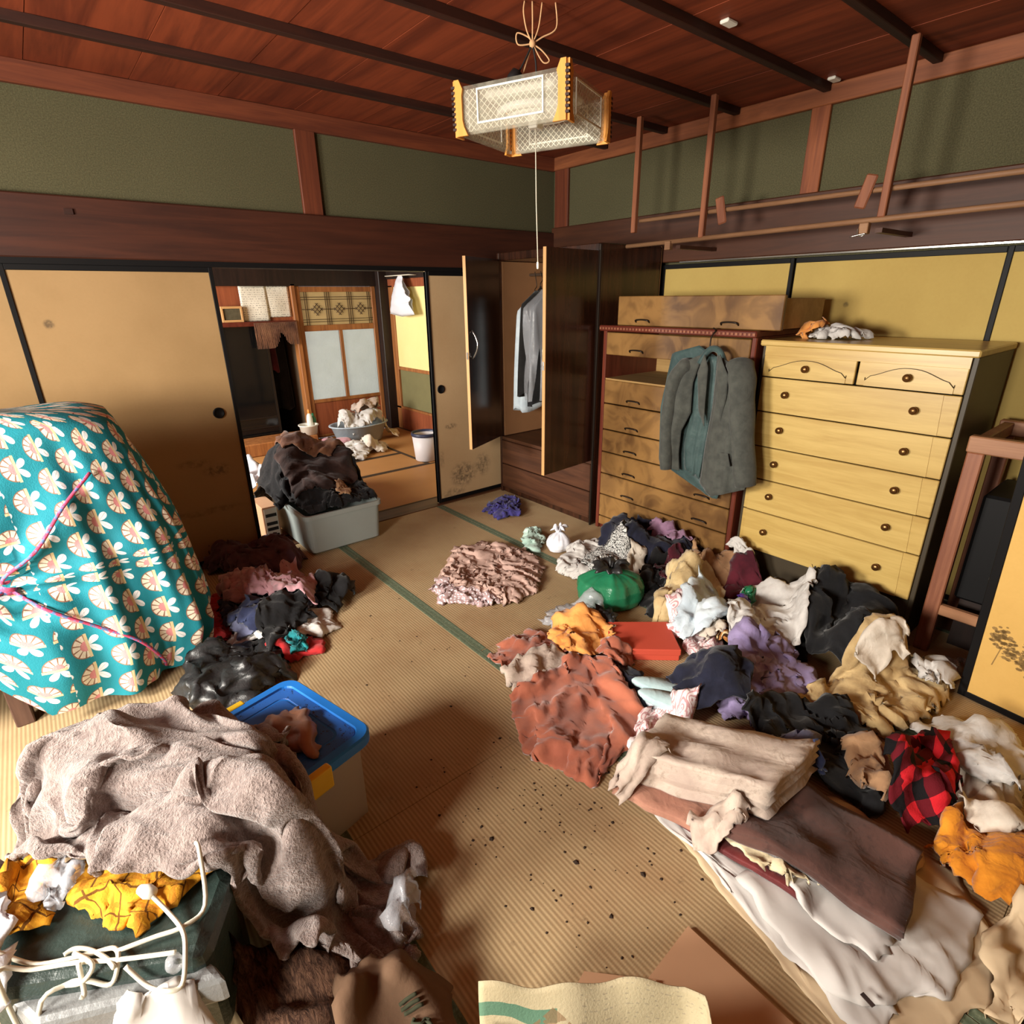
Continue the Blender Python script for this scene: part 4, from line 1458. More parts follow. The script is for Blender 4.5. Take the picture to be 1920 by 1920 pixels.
# cloth heap on the maple chest
# ------------------------------------------------------------------ open wooden frame stand and dark bundle beside the maple chest
st = thing('wooden_frame_stand', 'open reddish-brown wooden frame stand between maple chest and leaning door', 'stand', (3.0, 0.3, 0))
for (x, y) in ((2.94, 0.545), (3.42, 0.545), (2.94, -0.25), (3.42, -0.25)):
    box('post', (x-0.02, y-0.03, 0.0), (x+0.02, y+0.03, 0.957), MAT['oldwood'], st, 0.005)
for x in (2.94, 3.42):
    box('top_rail', (x-0.022, -0.285, 0.955), (x+0.022, 0.58, 1.025), MAT['oldwoody'], st, 0.005)
    box('low_rail', (x-0.015, -0.25, 0.20), (x+0.015, 0.53, 0.25), MAT['oldwoody'], st, 0.004)
for y in (0.545, -0.25):
    box('cross_rail', (2.962, y-0.02, 0.962), (3.398, y+0.02, 1.018), MAT['oldwood'], st, 0.004)
tube('lathe_post', [(3.0, 0.30, 0.25), (3.0, 0.30, 0.97)], 0.022, MAT['oldwood'], st, 12)
bg = thing('black_cabinet', 'black cabinet with small metal knobs inside the wooden frame stand', 'cabinet', (3.25, 0.1, 0.0))
box('body', (3.04, -0.20, 0.255), (3.40, 0.50, 0.76), MAT['black'], bg, 0.012)
for (y, z) in ((0.36, 0.60), (0.27, 0.51), (0.38, 0.40)):
    lathe('knob', [(0, 0.03), (0.012, 0.028), (0.018, 0.018), (0.010, 0.008), (0.010, 0.0)], (3.04, y, z), MAT['chrome'], bg, 16, axis=(-1, 0, 0))
box('slatted_foot', (3.08, -0.18, 0.0), (3.38, 0.48, 0.255), MAT['darkpost'], bg)

# leaning door panel
ld = thing('leaning_sliding_door', 'black-framed yellow paper door leaning with an ink pine drawing', 'sliding door', (2.66, -0.2, 0))
Lp = 0.92
m4 = Matrix.Translation((2.69, 0.315, 0.0)) @ Matrix.Rotation(math.radians(-97), 4, 'Z') @ Matrix.Rotation(math.radians(6), 4, 'X')
pn = box('paper_panel', (0.0, -0.010, 0.0), (Lp, 0.010, 1.72), MAT['byobu'], ld, 0.0, m4)
for lo, hi in (((-0.018, -0.014, 0.0), (0.012, 0.014, 1.74)), ((Lp-0.012, -0.014, 0.0), (Lp+0.018, 0.014, 1.74)), ((0.0, -0.014, 0.0), (Lp, 0.014, 0.03)), ((0.0, -0.014, 1.71), (Lp, 0.014, 1.74))):
    box('frame_bar', lo, hi, MAT['black'], ld, 0.002, m4)
# ink pine: clumps of small flat brush dabs on the paper
r_ = np.random.default_rng(5)
bm = bmesh.new()
for k in range(260):
    t = r_.uniform(0, 1)
    cx = 0.05+0.20*t+r_.normal(0, 0.012)
    cz = 0.315-0.10*t+r_.normal(0, 0.022)*(1.2-0.5*t)+0.03*math.exp(-((t-0.1)/0.1)**2)
    rr_ = r_.uniform(0.003, 0.008)
    vsx = [bm.verts.new((cx+rr_*math.cos(a)*1.3, -0.0107, cz+rr_*math.sin(a))) for a in np.linspace(0, 2*PI, 7)[:-1]]
    bm.faces.new(vsx)
for (a, b, c, d) in ((0.06, 0.20, 0.075, 0.30), (0.075, 0.25, 0.15, 0.27), (0.10, 0.255, 0.22, 0.235)):
    q = [bm.verts.new(v) for v in ((a, -0.0107, b), (a+0.004, -0.0107, b), (c+0.003, -0.0107, d), (c, -0.0107, d))]
    bm.faces.new(q)
bmesh.ops.transform(bm, matrix=m4, verts=bm.verts)
M_ink = plain('faded_ink', (150, 120, 74), 0.9, 0, 0.1, 0.25, 40)
bm_obj('ink_drawing', bm, M_ink, ld)

# ------------------------------------------------------------------ drying rods hung from the ceiling
def rod_thing(name, label, a, b, r):
    e = thing(name, label, 'drying rod', tuple((np.array(a)+np.array(b))/2))
    tube('rod', [a, b], r, MAT['rod'], e, 10)
    return e


r1 = rod_thing('drying_rod', 'lower pale wooden drying rod running along the wall above wardrobe and chests', (3.12, 2.63, 1.875), (3.12, -0.6, 1.915), 0.013)
for yy in (2.30, 1.215):
    box('hook_block', (3.095, yy-0.02, 1.835), (3.13, yy+0.02, 1.882), MAT['rod'], r1, 0.003)
    box('bracket_arm', (3.13, yy-0.07, 1.838), (3.52, yy-0.04, 1.858), MAT['raily'], r1)
r2 = rod_thing('drying_rod', 'upper pale wooden drying rod with two short paddles hanging from it', (3.15, 2.56, 2.018), (3.15, -0.6, 2.018), 0.012)
for (yy, tl) in ((1.985, -0.25), (1.245, 0.25)):
    m4 = Matrix.Translation((3.132, yy, 2.02)) @ Matrix.Rotation(tl, 4, 'X')
    box('paddle', (-0.007, -0.026, -0.075), (0.007, 0.026, 0.065), MAT['rodpost'], r2, 0.006, m4)
for yy, zb in ((2.58, 1.95), (2.085, 1.885), (1.155, 1.90)):
    tagp = box('hanger_post', (3.105, yy-0.016, zb), (3.137, yy+0.016, 2.572), MAT['rodpost'], None, 0.004)
    nm = {2.58: 'ceiling hanger post beside the wardrobe top corner', 2.085: 'ceiling hanger post near the left rod paddle above burl chest', 1.155: 'ceiling hanger post near the right rod paddle above maple chest'}[yy]
    tag(tagp, nm, 'hanger post', 'posts carrying the drying rods')
cl_ = tag(tube('clothes_hook', smooth_path([(3.09, 1.235, 1.86), (3.085, 1.23, 1.835), (3.08, 1.21, 1.825), (3.085, 1.20, 1.835), (3.08, 1.26, 1.825)], 5), 0.003, MAT['chrome']), 'small metal hook on the lower drying rod block', 'hook')

# ------------------------------------------------------------------ pendant lamp
lm = thing('pendant_lamp', 'square hanging lamp with clear acrylic sides and pale wooden corners', 'lamp', (0, 0, 0))
LC = Vector((1.755, 1.979, 2.254))
lm.location = LC
ML = Matrix.Translation(LC) @ Matrix.Rotation(0.407, 4, 'Z') @ Matrix.Rotation(-0.004, 4, 'X') @ Matrix.Rotation(-0.029, 4, 'Y')
S, Hh = 0.225, 0.089
for sx in (-1, 1):
    for sy in (-1, 1):
        pr = [(0.0, 0.0), (-0.05, 0.0), (-0.035, 0.03), (-0.030, 0.05), (-0.030, 2*Hh-0.05), (-0.035, 2*Hh-0.03), (-0.02, 2*Hh), (0.0, 2*Hh)]
        bm = bmesh.new()
        for axis in (0, 1):
            vsA = []
            for d, zq in pr:
                if axis == 0:
                    vsA.append(bm.verts.new((sx*(S+d), sy*S, zq-Hh)))
                else:
                    vsA.append(bm.verts.new((sx*S, sy*(S+d), zq-Hh)))
            f = bm.faces.new(vsA)
            r = bmesh.ops.extrude_face_region(bm, geom=[f])
            dv = Vector((0, sy*0.010, 0)) if axis == 0 else Vector((sx*0.010, 0, 0))
            bmesh.ops.translate(bm, verts=[v for v in r['geom'] if isinstance(v, bmesh.types.BMVert)], vec=dv)
        bmesh.ops.transform(bm, matrix=ML, verts=bm.verts)
        cpo = bm_obj('corner_post', bm, MAT['lampwood'], lm)
        bm = bmesh.new()
        for k in range(9):
            zq = -Hh+0.02+k*0.0165
            bm_box(bm, (sx*S-0.002 if sx > 0 else sx*S-0.012, sy*S-0.002 if sy > 0 else sy*S-0.012, zq), (sx*S+0.012 if sx > 0 else sx*S+0.002, sy*S+0.012 if sy > 0 else sy*S+0.002, zq+0.008))
        bmesh.ops.transform(bm, matrix=ML, verts=bm.verts)
        bm_obj('corner_beads', bm, MAT['batten'], cpo)
for k in range(4):
    R_ = ML @ Matrix.Rotation(k*PI/2, 4, 'Z')
    nu, nv = 2, 2
    V = [R_ @ Vector((x, -S+0.002, z)) for x, z in ((-S+0.02, -Hh+0.012), (S-0.02, -Hh+0.012), (S-0.02, Hh-0.02), (-S+0.02, Hh-0.02))]
    uv = [(0, 0), (0.41, 0), (0.41, 0.15), (0, 0.15)]
    side = mobj('side_panel', V, [(0, 1, 2, 3)], MAT['acrylic'], lm, False, uv)
    V = [R_ @ Vector((x, -S+0.010, z)) for x, z in ((-S+0.03, -Hh+0.014), (S-0.03, -Hh+0.014), (S-0.03, Hh-0.03), (-S+0.03, Hh-0.03))]
    mobj('lattice_panel', V, [(0, 1, 2, 3)], MAT['lattice'], lm, False, uv)
    bm = bmesh.new()
    bm_box(bm, (-S+0.03, -S+0.004, -Hh+0.004), (S-0.03, -S+0.018, -Hh+0.016), 0.002)
    bmesh.ops.transform(bm, matrix=R_, verts=bm.verts)
    bm_obj('bottom_rim', bm, MAT['acrylic'], lm)
    bm = bmesh.new()
    for q in ((-0.13, -0.07, 0.13, -0.064), (-0.13, 0.035, 0.13, 0.041), (-0.136, -0.07, -0.13, 0.041), (0.13, -0.07, 0.136, 0.041)):
        bm_box(bm, (q[0], -S-0.001, q[1]+0.015), (q[2], -S+0.003, q[3]+0.015))
    bmesh.ops.transform(bm, matrix=R_, verts=bm.verts)
    bm_obj('etched_border', bm, MAT['white'], lm)
pan = box('reflector_tray', (-0.15, -0.15, 0.035), (0.15, 0.15, 0.07), MAT['white'], lm, 0.02, ML, 2)
for rad, zq in ((0.14, 0.005), (0.095, 0.0)):
    pts = [ML @ Vector((rad*math.cos(t), rad*math.sin(t), zq)) for t in np.linspace(0, 2*PI, 40)]
    tube('ring_tube', pts, 0.015, MAT['tube'], lm, 10)
box('switch_box', (-0.03, -0.02, -0.05), (0.03, 0.02, 0.035), MAT['white'], lm, 0.004, ML)
tube('pull_cord', [(1.755, 1.979, 2.21), (1.757, 1.975, 1.95), (1.760, 1.967, 1.72)], 0.0022, MAT['cordwhite'], lm, 6)
lathe('cord_knob', [(0, 0.012), (0.005, 0.01), (0.006, 0), (0.005, -0.016), (0, -0.018)], (1.760, 1.967, 1.71), MAT['white'], lm, 10)
kn = Vector((1.735, 1.975, 2.475))
for p in ([(1.735, 1.975, 2.475), (1.70, 2.0, 2.40), (1.66, 2.03, 2.33)], [(1.735, 1.975, 2.475), (1.745, 1.965, 2.40), (1.75, 1.98, 2.30)]):
    tube('supply_wire', smooth_path(p, 5), 0.0035, MAT['cordblack'], lm, 6)
tube('ceiling_wire', smooth_path([(1.735, 1.975, 2.475), (1.733, 1.972, 2.54), (1.73, 1.97, 2.60)], 5), 0.0028, MAT['string'], lm, 6)
lathe('socket', [(0, 0.05), (0.02, 0.048), (0.028, 0.02), (0.026, -0.03), (0.0, -0.04)], (1.67, 2.02, 2.345), MAT['cordblack'], lm, 14, axis=(0.4, -0.3, 1))
bow = [[kn, kn+Vector((-0.012, 0.01, 0.02)), kn+Vector((-0.05, 0.03, 0.03)), kn+Vector((-0.045, 0.03, -0.004)), kn],
       [kn, kn+Vector((0.03, -0.02, -0.02)), kn+Vector((0.055, -0.035, -0.05)), kn+Vector((0.035, -0.02, -0.055)), kn],
       [kn, kn+Vector((-0.02, 0.01, 0.04)), kn+Vector((-0.035, 0.01, 0.09)), kn+Vector((-0.03, 0.01, 0.125))],
       [kn, kn+Vector((0.02, -0.012, 0.05)), kn+Vector((0.03, -0.02, 0.125))],
       [kn, kn+Vector((0.03, -0.02, 0.02)), kn+Vector((0.075, -0.05, 0.05)), kn+Vector((0.07, -0.05, 0.125))],
       [kn, kn+Vector((-0.015, 0.02, -0.06)), kn+Vector((-0.03, 0.03, -0.11))]]
tubes('string_bow', [smooth_path([tuple(q) for q in p], 6) for p in bow], 0.0028, MAT['string'], lm, 6)
lathe('string_knot', [(0, 0.014), (0.01, 0.01), (0.013, 0), (0.01, -0.01), (0, -0.014)], tuple(kn), MAT['string'], lm, 10)


# ------------------------------------------------------------------ turquoise wrapped bundle on a low table
tb = thing('low_table', 'low brown wooden table under the turquoise bundle', 'table', (-0.35, 2.95, 0))
box('table_top', (-1.05, 2.64, 0.24), (0.25, 3.40, 0.28), MAT['leg'], tb, 0.005)
for (x, y) in ((-0.365, 2.68), (-1.0, 2.68), (0.2, 3.35), (-1.0, 3.35)):
    box('leg', (x-0.03, y-0.03, 0.0), (x+0.03, y+0.03, 0.24), MAT['leg'], tb, 0.004)
bd = thing('cloth_bundle', 'big bundle wrapped in turquoise fan-print cloth and tied with pink cord', 'bundle', (-0.28, 2.98, 0.0))
CX, CY = -0.30, 2.98
KX, KZ = -0.285, 0.60
rb = np.random.default_rng(21)
fph = rb.uniform(0, 6.28, 8)


def bundle_pt(th, t, out=0.0):
    c, s = math.cos(th), math.sin(th)
    ex = 2/3.2
    cx_ = math.copysign(abs(c)**ex, c)
    sy_ = math.copysign(abs(s)**ex, s)
    hem = 0.05+0.22*max(0.0, min(1.0, (0.04-cx_)*4.5)) if s < 0 else 0.08
    hem += 0.03*math.sin(3*th+1)
    if t < 0.3:
        q = (t/0.3)
        k = q**0.8
        a, b = 0.50*k, 0.27*k
        z = 1.205-0.075*q**3
        grow = 0
    else:
        q = (t-0.3)/0.7
        e = math.sin(q*PI/2)**0.9
        a, b = 0.50+0.21*e, 0.27+0.17*e
        if q > 0.85: a, b = a-0.05*(q-0.85)/0.15, b-0.03*(q-0.85)/0.15
        z = 1.13+(hem-1.13)*q
        grow = q
    arc = th*0.62
    f = 0
    for i, kf in enumerate((7, 11, 17, 23, 31)):
        f += math.sin(kf*th+fph[i]+1.2*math.sin(3*q+i))/(1+0.35*i)
    f *= 0.026*grow**0.8
    x, y = CX+a*cx_, CY+b*sy_
    # creases gathered towards the knot
    dk = math.hypot(x-KX, z-KZ)
    if s < 0:
        an = math.atan2(z-KZ, x-KX)
        f += 0.034*math.exp(-dk/0.30)*math.sin(9*an+1.0)-0.05*math.exp(-(dk/0.16)**2)
    f += 0.010*math.sin(5*x+7*z+2)*grow+out
    nx, ny = cx_/max(a, .1), sy_/max(b, .1)
    nl = math.hypot(nx, ny)+1e-6
    if t < 0.3:
        z += 0.020*math.sin(9*x+4*y)*math.sin(6*y+2)+out
        return (x, y, z)
    return (x+f*nx/nl, y+f*ny/nl, z+0.3*out*(1-q))


NU, NV = 240, 90
P = np.array([[bundle_pt(-PI+2*PI*i/(NU-1), j/(NV-1)) for j in range(NV)] for i in range(NU)])
ar = np.cumsum(np.r_[np.zeros((1, NV)), np.linalg.norm(np.diff(P, axis=0), axis=-1)], 0)
uc = ar[:, NV*2//3]
uu = np.repeat(uc[:, None], NV, 1)
vv_ = np.c_[np.zeros((NU, 1)), np.cumsum(np.linalg.norm(np.diff(P, axis=1), axis=-1), 1)]
vv_ = np.repeat(vv_[NU//4][None], NU, 0)
k0 = np.argmin(np.abs(P[:, NV*2//3, 0]-KX)+(P[:, NV*2//3, 1] > CY)*10)
du, dv = uu-uc[k0], vv_-0.95
sel = (du > 0.10)
U = np.where(sel, dv+0.35, du)
Vv = np.where(sel, -du, -dv)
wc = grid_obj('wrapping_cloth', P, MAT['furo'], bd, np.stack([U, Vv], -1), 0.0)
# every face keeps one orientation of the print, so the turn of the cloth is a clean edge
duf, dvf = du.ravel(), dv.ravel()
li = np.zeros(len(wc.data.loops), dtype=np.int32)
wc.data.loops.foreach_get('vertex_index', li)
fm = np.repeat(duf[li].reshape(-1, 4).mean(1) > 0.10, 4)
uvn = np.stack([np.where(fm, dvf[li]+0.35, duf[li]), np.where(fm, -duf[li], -dvf[li])], -1)
wc.data.uv_layers[0].data.foreach_set('uv', uvn.astype(np.float32).ravel())


def on_bundle(xz, out=0.022):
    res_ = []
    for x, z in xz:
        best = None
        for th in np.linspace(-PI*0.98, 0.6, 160):
            for t in np.linspace(0.3, 0.99, 70):
                pass
        best = np.argmin((P[..., 0]-x)**2+(P[..., 2]-z)**2+np.where(P[..., 1] > CY+0.05, 5, 0))
        p = P.reshape(-1, 3)[best]
        n = np.array([p[0]-CX, (p[1]-CY)*2.0, 0])
        n /= np.linalg.norm(n)
        res_.append(p+n*out)
    return res_


cords = [[(0.05, 0.96), (-0.06, 0.86), (-0.17, 0.73), (-0.255, 0.64), (-0.285, 0.60)], [(-0.285, 0.60), (-0.36, 0.57), (-0.46, 0.48), (-0.6, 0.38)],
         [(-0.285, 0.60), (-0.18, 0.50), (-0.06, 0.38), (0.06, 0.27), (0.12, 0.12), (0.13, 0.05)], [(-0.285, 0.60), (-0.34, 0.66), (-0.5, 0.70)]]
for c in cords:
    tube('tie_cord', smooth_path(on_bundle(c), 5), 0.0065, MAT['ropepink'], bd, 8)
kp = on_bundle([(-0.285, 0.60)], 0.02)[0]
lathe('cord_knot', [(0, 0.03), (0.02, 0.024), (0.03, 0), (0.02, -0.024), (0, -0.03)], tuple(kp), MAT['ropepink'], bd, 14, axis=(0.5, -0.6, 0.6))
stamp_poly([(-1.0, 2.55), (0.36, 2.55), (0.40, 3.0), (0.36, 3.4), (-1.0, 3.4)], 0.30)
HM[:] = np.where(HM > 0.29, 0.05, HM)

C = cloth
# ------------------------------------------------------------------ clothes beside the bundle
C('leather_jacket', 'shiny black leather garment crumpled between the bundle and the blue-lidded bin', 'jacket', MAT['blacktrash'],
  [(0.127, 2.395), (0.219, 2.171), (0.358, 2.157), (0.529, 2.280), (0.585, 2.373), (0.551, 2.572), (0.399, 2.642), (0.229, 2.596)], 1.4, 1.4, 0.10, seed=31, amp=0.04, wl=0.16, bend=0.6)
C('floral_cloth', 'red cloth with a teal patch beside the white folded shirt', 'cloth', MAT['red_c'], [(0.530, 2.510), (0.597, 2.376), (0.746, 2.361), (0.748, 2.430), (0.662, 2.527), (0.570, 2.557)], 1.3, 1.3, 0.02, res=0.012, seed=32, amp=0.02, wl=0.07)
C('teal_scrap', 'small teal scrap lying on the red cloth', 'cloth', MAT['teal_c'], [(0.609, 2.474), (0.634, 2.401), (0.687, 2.402), (0.692, 2.456), (0.641, 2.494)], 1.2, 1.2, 0.01, res=0.01, seed=33, amp=0.012, wl=0.06)
C('white_shirt', 'white folded shirt at the bottom of pile beside the bundle', 'shirt', MAT['white_c'], [(0.404, 2.716), (0.544, 2.556), (0.711, 2.516), (0.900, 2.502), (0.898, 2.669), (0.730, 2.798), (0.553, 2.844)], 1.2, 1.15, 0.03, seed=34, amp=0.03, wl=0.12)
C('red_garment', 'red garment peeking out beside the bundle', 'garment', MAT['red_c'], [(0.332, 2.788), (0.355, 2.680), (0.445, 2.851), (0.517, 3.191), (0.479, 3.264)], 1.2, 1.2, 0.06, seed=35)
C('blue_shirt', 'pale lavender-blue shirt under the navy trousers', 'shirt', MAT['greyblue'], [(0.438, 2.781), (0.457, 2.666), (0.614, 2.600), (0.844, 2.706), (0.865, 2.838), (0.604, 2.911)], 1.2, 1.2, 0.02, seed=36)
C('navy_trousers', 'navy trousers bunched under the pink folded cloth', 'trousers', MAT['denim'], [(0.446, 3.002), (0.429, 2.779), (0.519, 2.610), (0.680, 2.630), (0.887, 2.735), (0.912, 2.952), (0.736, 3.145), (0.553, 3.217)], 1.4, 1.35, 0.06, seed=37, amp=0.05, wl=0.13)
C('black_vest', 'black cloth lump at the end of the pink folded cloth', 'garment', MAT['black_c'], [(0.919, 2.926), (0.878, 2.729), (0.935, 2.637), (1.086, 2.783), (1.117, 2.961), (1.020, 3.044)], 1.25, 1.25, 0.09, seed=38)
C('black_shorts', 'black cloth piece lying over the navy trousers', 'garment', MAT['black_c'], [(0.542, 2.653), (0.525, 2.423), (0.723, 2.564), (0.820, 2.606), (0.792, 2.755), (0.636, 2.778)], 1.15, 1.15, 0.01, seed=39)
C('dusky_pink_coat', 'dusty pink satin garment folded over the navy trousers', 'garment', MAT['pink_c'], [(0.500, 3.189), (0.492, 2.924), (0.662, 2.867), (0.838, 2.642), (0.927, 2.899), (0.788, 3.271), (0.570, 3.459)], 1.25, 1.3, 0.08, seed=40, amp=0.04, wl=0.15, bend=0.8, ang=1.2)
C('plum_coat', 'dark plum garment heaped behind the pink satin, against the sliding door', 'garment', MAT['plum'], [(0.524, 3.617), (0.709, 3.342), (0.971, 3.271), (1.069, 3.484), (0.946, 3.802), (0.723, 3.995), (0.606, 3.919)], 1.3, 1.3, 0.12, seed=41, amp=0.04)
C('pink_blouse', 'small pink satin cloth on top of the dark plum garment', 'blouse', MAT['pink_c'], [(0.780, 3.160), (0.825, 3.029), (0.942, 3.117), (0.962, 3.305), (0.870, 3.300)], 1.15, 1.15, 0.015, seed=42)

# ------------------------------------------------------------------ blue-lidded storage bin
A, B = np.array((0.443, 1.803)), np.array((0.55, 1.375))
eu = (B-A)/np.linalg.norm(B-A)
ev = np.array((eu[1], -eu[0]))
LB, WB = 0.455, 0.54
ang_b = math.atan2(eu[1], eu[0])
ev = np.array((-math.sin(-ang_b)*-1, 0)) if False else np.array((eu[1], -eu[0]))
if ev[0] > 0: ev = -ev
ctr = A+eu*LB/2+ev*WB/2
sb = thing('storage_bin', 'clear plastic storage bin with a blue lid and yellow clips', 'storage bin', (ctr[0], ctr[1], 0))
m4 = Matrix.Translation((ctr[0], ctr[1], 0)) @ Matrix.Rotation(math.atan2(ev[1], ev[0]), 4, 'Z')
# local x along the long side (ev), local y along the short side
bm = bmesh.new()
lo, hi, hgt, tk = (-WB/2+0.04, -LB/2+0.04), (WB/2-0.04, LB/2-0.04), 0.305, 0.006
bm_box(bm, (lo[0], lo[1], 0), (hi[0], hi[1], tk))
for q in (((lo[0], lo[1], tk), (lo[0]+tk, hi[1], hgt)), ((hi[0]-tk, lo[1], tk), (hi[0], hi[1], hgt)), ((lo[0]+tk, lo[1], tk), (hi[0]-tk, lo[1]+tk, hgt)), ((lo[0]+tk, hi[1]-tk, tk), (hi[0]-tk, hi[1], hgt))):
    bm_box(bm, *q)
bmesh.ops.transform(bm, matrix=m4, verts=bm.verts)
bm_obj('bin_body', bm, MAT['binclear'], sb)
box('contents', (lo[0]+0.02, lo[1]+0.02, 0.008), (hi[0]-0.02, hi[1]-0.02, 0.27), MAT['offwhite'], sb, 0.03, m4, 2)


def rrect(w_, h_, r, n=6):
    o = []
    for cx, cy, a0 in ((w_-r, h_-r, 0), (-w_+r, h_-r, PI/2), (-w_+r, -h_+r, PI), (w_-r, -h_+r, 3*PI/2)):
        for k in range(n+1):
            a = a0+PI/2*k/n
            o.append((cx+r*math.cos(a), cy+r*math.sin(a)))
    return o


def loft(name, rings, mat, parent, m4=None, cap=True, smooth=False):
    V, Fc = [], []
    n = len(rings[0])
    for rg in rings:
        V += [Vector(p) for p in rg]
    for i in range(len(rings)-1):
        for k in range(n):
            k2 = (k+1) % n
            Fc.append((i*n+k, i*n+k2, (i+1)*n+k2, (i+1)*n+k))
    if cap:
        Fc.append(tuple(range(n))[::-1])
        Fc.append(tuple((len(rings)-1)*n+k for k in range(n)))
    if m4 is not None: V = [m4 @ v for v in V]
    return mobj(name, V, Fc, mat, parent, smooth)


def R3(w_, h_, r, z): return [(a, b, z) for a, b in rrect(w_, h_, r)]


lid = loft('lid', [R3(WB/2-0.004, LB/2-0.004, 0.05, 0.295), R3(WB/2, LB/2, 0.055, 0.300), R3(WB/2, LB/2, 0.055, 0.328), R3(WB/2-0.006, LB/2-0.006, 0.05, 0.334),
                   R3(WB/2-0.032, LB/2-0.032, 0.035, 0.334), R3(WB/2-0.036, LB/2-0.036, 0.032, 0.326)], MAT['bluelid'], sb, m4)
loft('lid_inset', [R3(WB/2-0.037, LB/2-0.037, 0.032, 0.322), R3(WB/2-0.037, LB/2-0.037, 0.032, 0.3285), R3(WB/2-0.075, LB/2-0.075, 0.03, 0.3285), R3(WB/2-0.078, LB/2-0.078, 0.028, 0.325), R3(WB/2-0.082, LB/2-0.082, 0.026, 0.325), R3(WB/2-0.085, LB/2-0.085, 0.026, 0.3285)], MAT['bluetop'], sb, m4)
for s in (-1, 1):
    for xc in (-0.02,):
        box('clip', (xc-0.075, s*LB/2-0.012 if s > 0 else s*LB/2-0.016, 0.262), (xc+0.075, s*LB/2+0.016 if s > 0 else s*LB/2+0.012, 0.337), MAT['yellowclip'], sb, 0.006, m4, 2)
cor = [(m4 @ Vector((a, b, 0)))[:2] for a, b in ((-WB/2, -LB/2), (WB/2, -LB/2), (WB/2, LB/2), (-WB/2, LB/2))]
stamp_poly(cor, 0.331)
C('brown_scarf', 'brown wrinkled cloth lying on the blue bin lid', 'cloth', MAT['leather'], [(0.287, 1.613), (0.309, 1.434), (0.366, 1.367), (0.394, 1.398), (0.420, 1.582), (0.407, 1.617), (0.338, 1.618)], 1.12, 1.15, 0.025, res=0.014, seed=45, amp=0.02, wl=0.1, crease=0.004)

# ------------------------------------------------------------------ near-left pile: vinyl case, plaid cloth, fleece blanket, fur, bags
gq = [tuple(p) for p in [(-0.400, 1.533), (0.072, 1.295), (0.080, 1.133), (-0.015, 0.983), (-0.368, 1.192)]]
C0 = (gq[0][0], gq[0][1])
vc = thing('vinyl_case', 'dark green vinyl-covered flat case under the yellow plaid cloth', 'case', (-0.15, 1.15, 0))
prism('case_body', gq, 0.06, 0.34, MAT['darkgreen'], vc, 'Z', 0.03)
fq = [(-0.347, 1.202), (-0.007, 1.005), (0.009, 0.947), (-0.299, 1.094)]
prism('case_flap', fq, 0.22, 0.30, MAT['greyvinyl'], vc, 'Z', 0.015)
stamp_poly(gq, 0.345)
stamp_poly(fq, 0.30)
stamp_poly([tuple(p) for p in [(-0.288, 1.807), (0.030, 1.811), (0.217, 1.458), (0.221, 1.126), (0.094, 1.310), (-0.144, 1.470)]], 0.40)
C('plaid_cloth', 'yellow plaid cloth sticking out beneath the grey fleece blanket', 'cloth', MAT['yplaid'], [(-0.209, 1.383), (-0.202, 1.305), (-0.184, 1.219), (-0.152, 1.163), (-0.120, 1.109), (-0.063, 1.136), (0.087, 1.177), (-0.032, 1.329)], 1.1, 1.2, 0.01, res=0.014, seed=50, amp=0.03, wl=0.12, bend=0.7)
C('plaid_napkin', 'folded end of yellow-orange plaid cloth beside a clear plastic wrap', 'cloth', MAT['yplaid'], [(-0.329, 1.470), (-0.322, 1.352), (-0.310, 1.277), (-0.256, 1.256), (-0.255, 1.358), (-0.234, 1.452), (-0.293, 1.519)], 1.08, 1.1, 0.015, res=0.014, seed=51, amp=0.02, wl=0.1)
C('clear_wrap', 'clear plastic wrap between the two pieces of yellow plaid cloth', 'plastic wrap', MAT['clearbag'], [(-0.257, 1.356), (-0.250, 1.273), (-0.207, 1.299), (-0.184, 1.362), (-0.221, 1.411)], 1.2, 1.2, 0.02, res=0.014, thick=0.002, seed=52)
C('fur_wrap', 'dark brown fur wrap slumped below the fleece blanket', 'fur', MAT['fur'], [(0.021, 1.029), (0.064, 1.080), (0.156, 1.075), (0.240, 0.956), (0.267, 0.864), (0.200, 0.796), (0.097, 0.811), (0.004, 0.905)], 1.2, 1.2, 0.13, seed=61, thick=0.02, amp=0.03, wl=0.2, bend=0.8, crease=0.014, cwl=0.15)
bl = [tuple(p) for p in [(-0.458, 1.428), (-0.477, 1.607), (-0.305, 1.732), (-0.145, 1.780), (0.009, 1.770), (0.148, 1.615)]]+[tuple(p) for p in [(0.256, 1.504), (0.328, 1.243)]]+[tuple(p) for p in [(0.436, 1.153)]]+[tuple(p) for p in [(0.528, 1.094), (0.435, 0.972), (0.359, 0.911)]]+[tuple(p) for p in [(0.270, 0.859), (0.208, 0.979)]]+[tuple(p) for p in [(0.126, 0.993), (0.074, 1.124), (-0.028, 1.160), (-0.120, 1.229), (-0.218, 1.368), (-0.351, 1.505)]]
C('fleece_blanket', 'thick grey-brown fleece blanket flung over the near pile beside the blue bin', 'blanket', MAT['fleece'], bl, 1.18, 1.36, 0.07, res=0.016, crease=0.042, cwl=0.30, thick=0.018, seed=60, amp=0.11, wl=0.30, ang=0.44, bend=0.92, steps=75, wob=0.008, corners=[0, 6, 11, 14], hpow=3, sub=1)
C('clear_bag_end', 'crumpled clear plastic bag at the foot of the fleece blanket', 'plastic bag', MAT['clearbag'], [(0.398, 1.019), (0.482, 1.066), (0.448, 0.978), (0.377, 0.924), (0.356, 0.941)], 1.3, 1.3, 0.06, res=0.012, thick=0.002, seed=62)
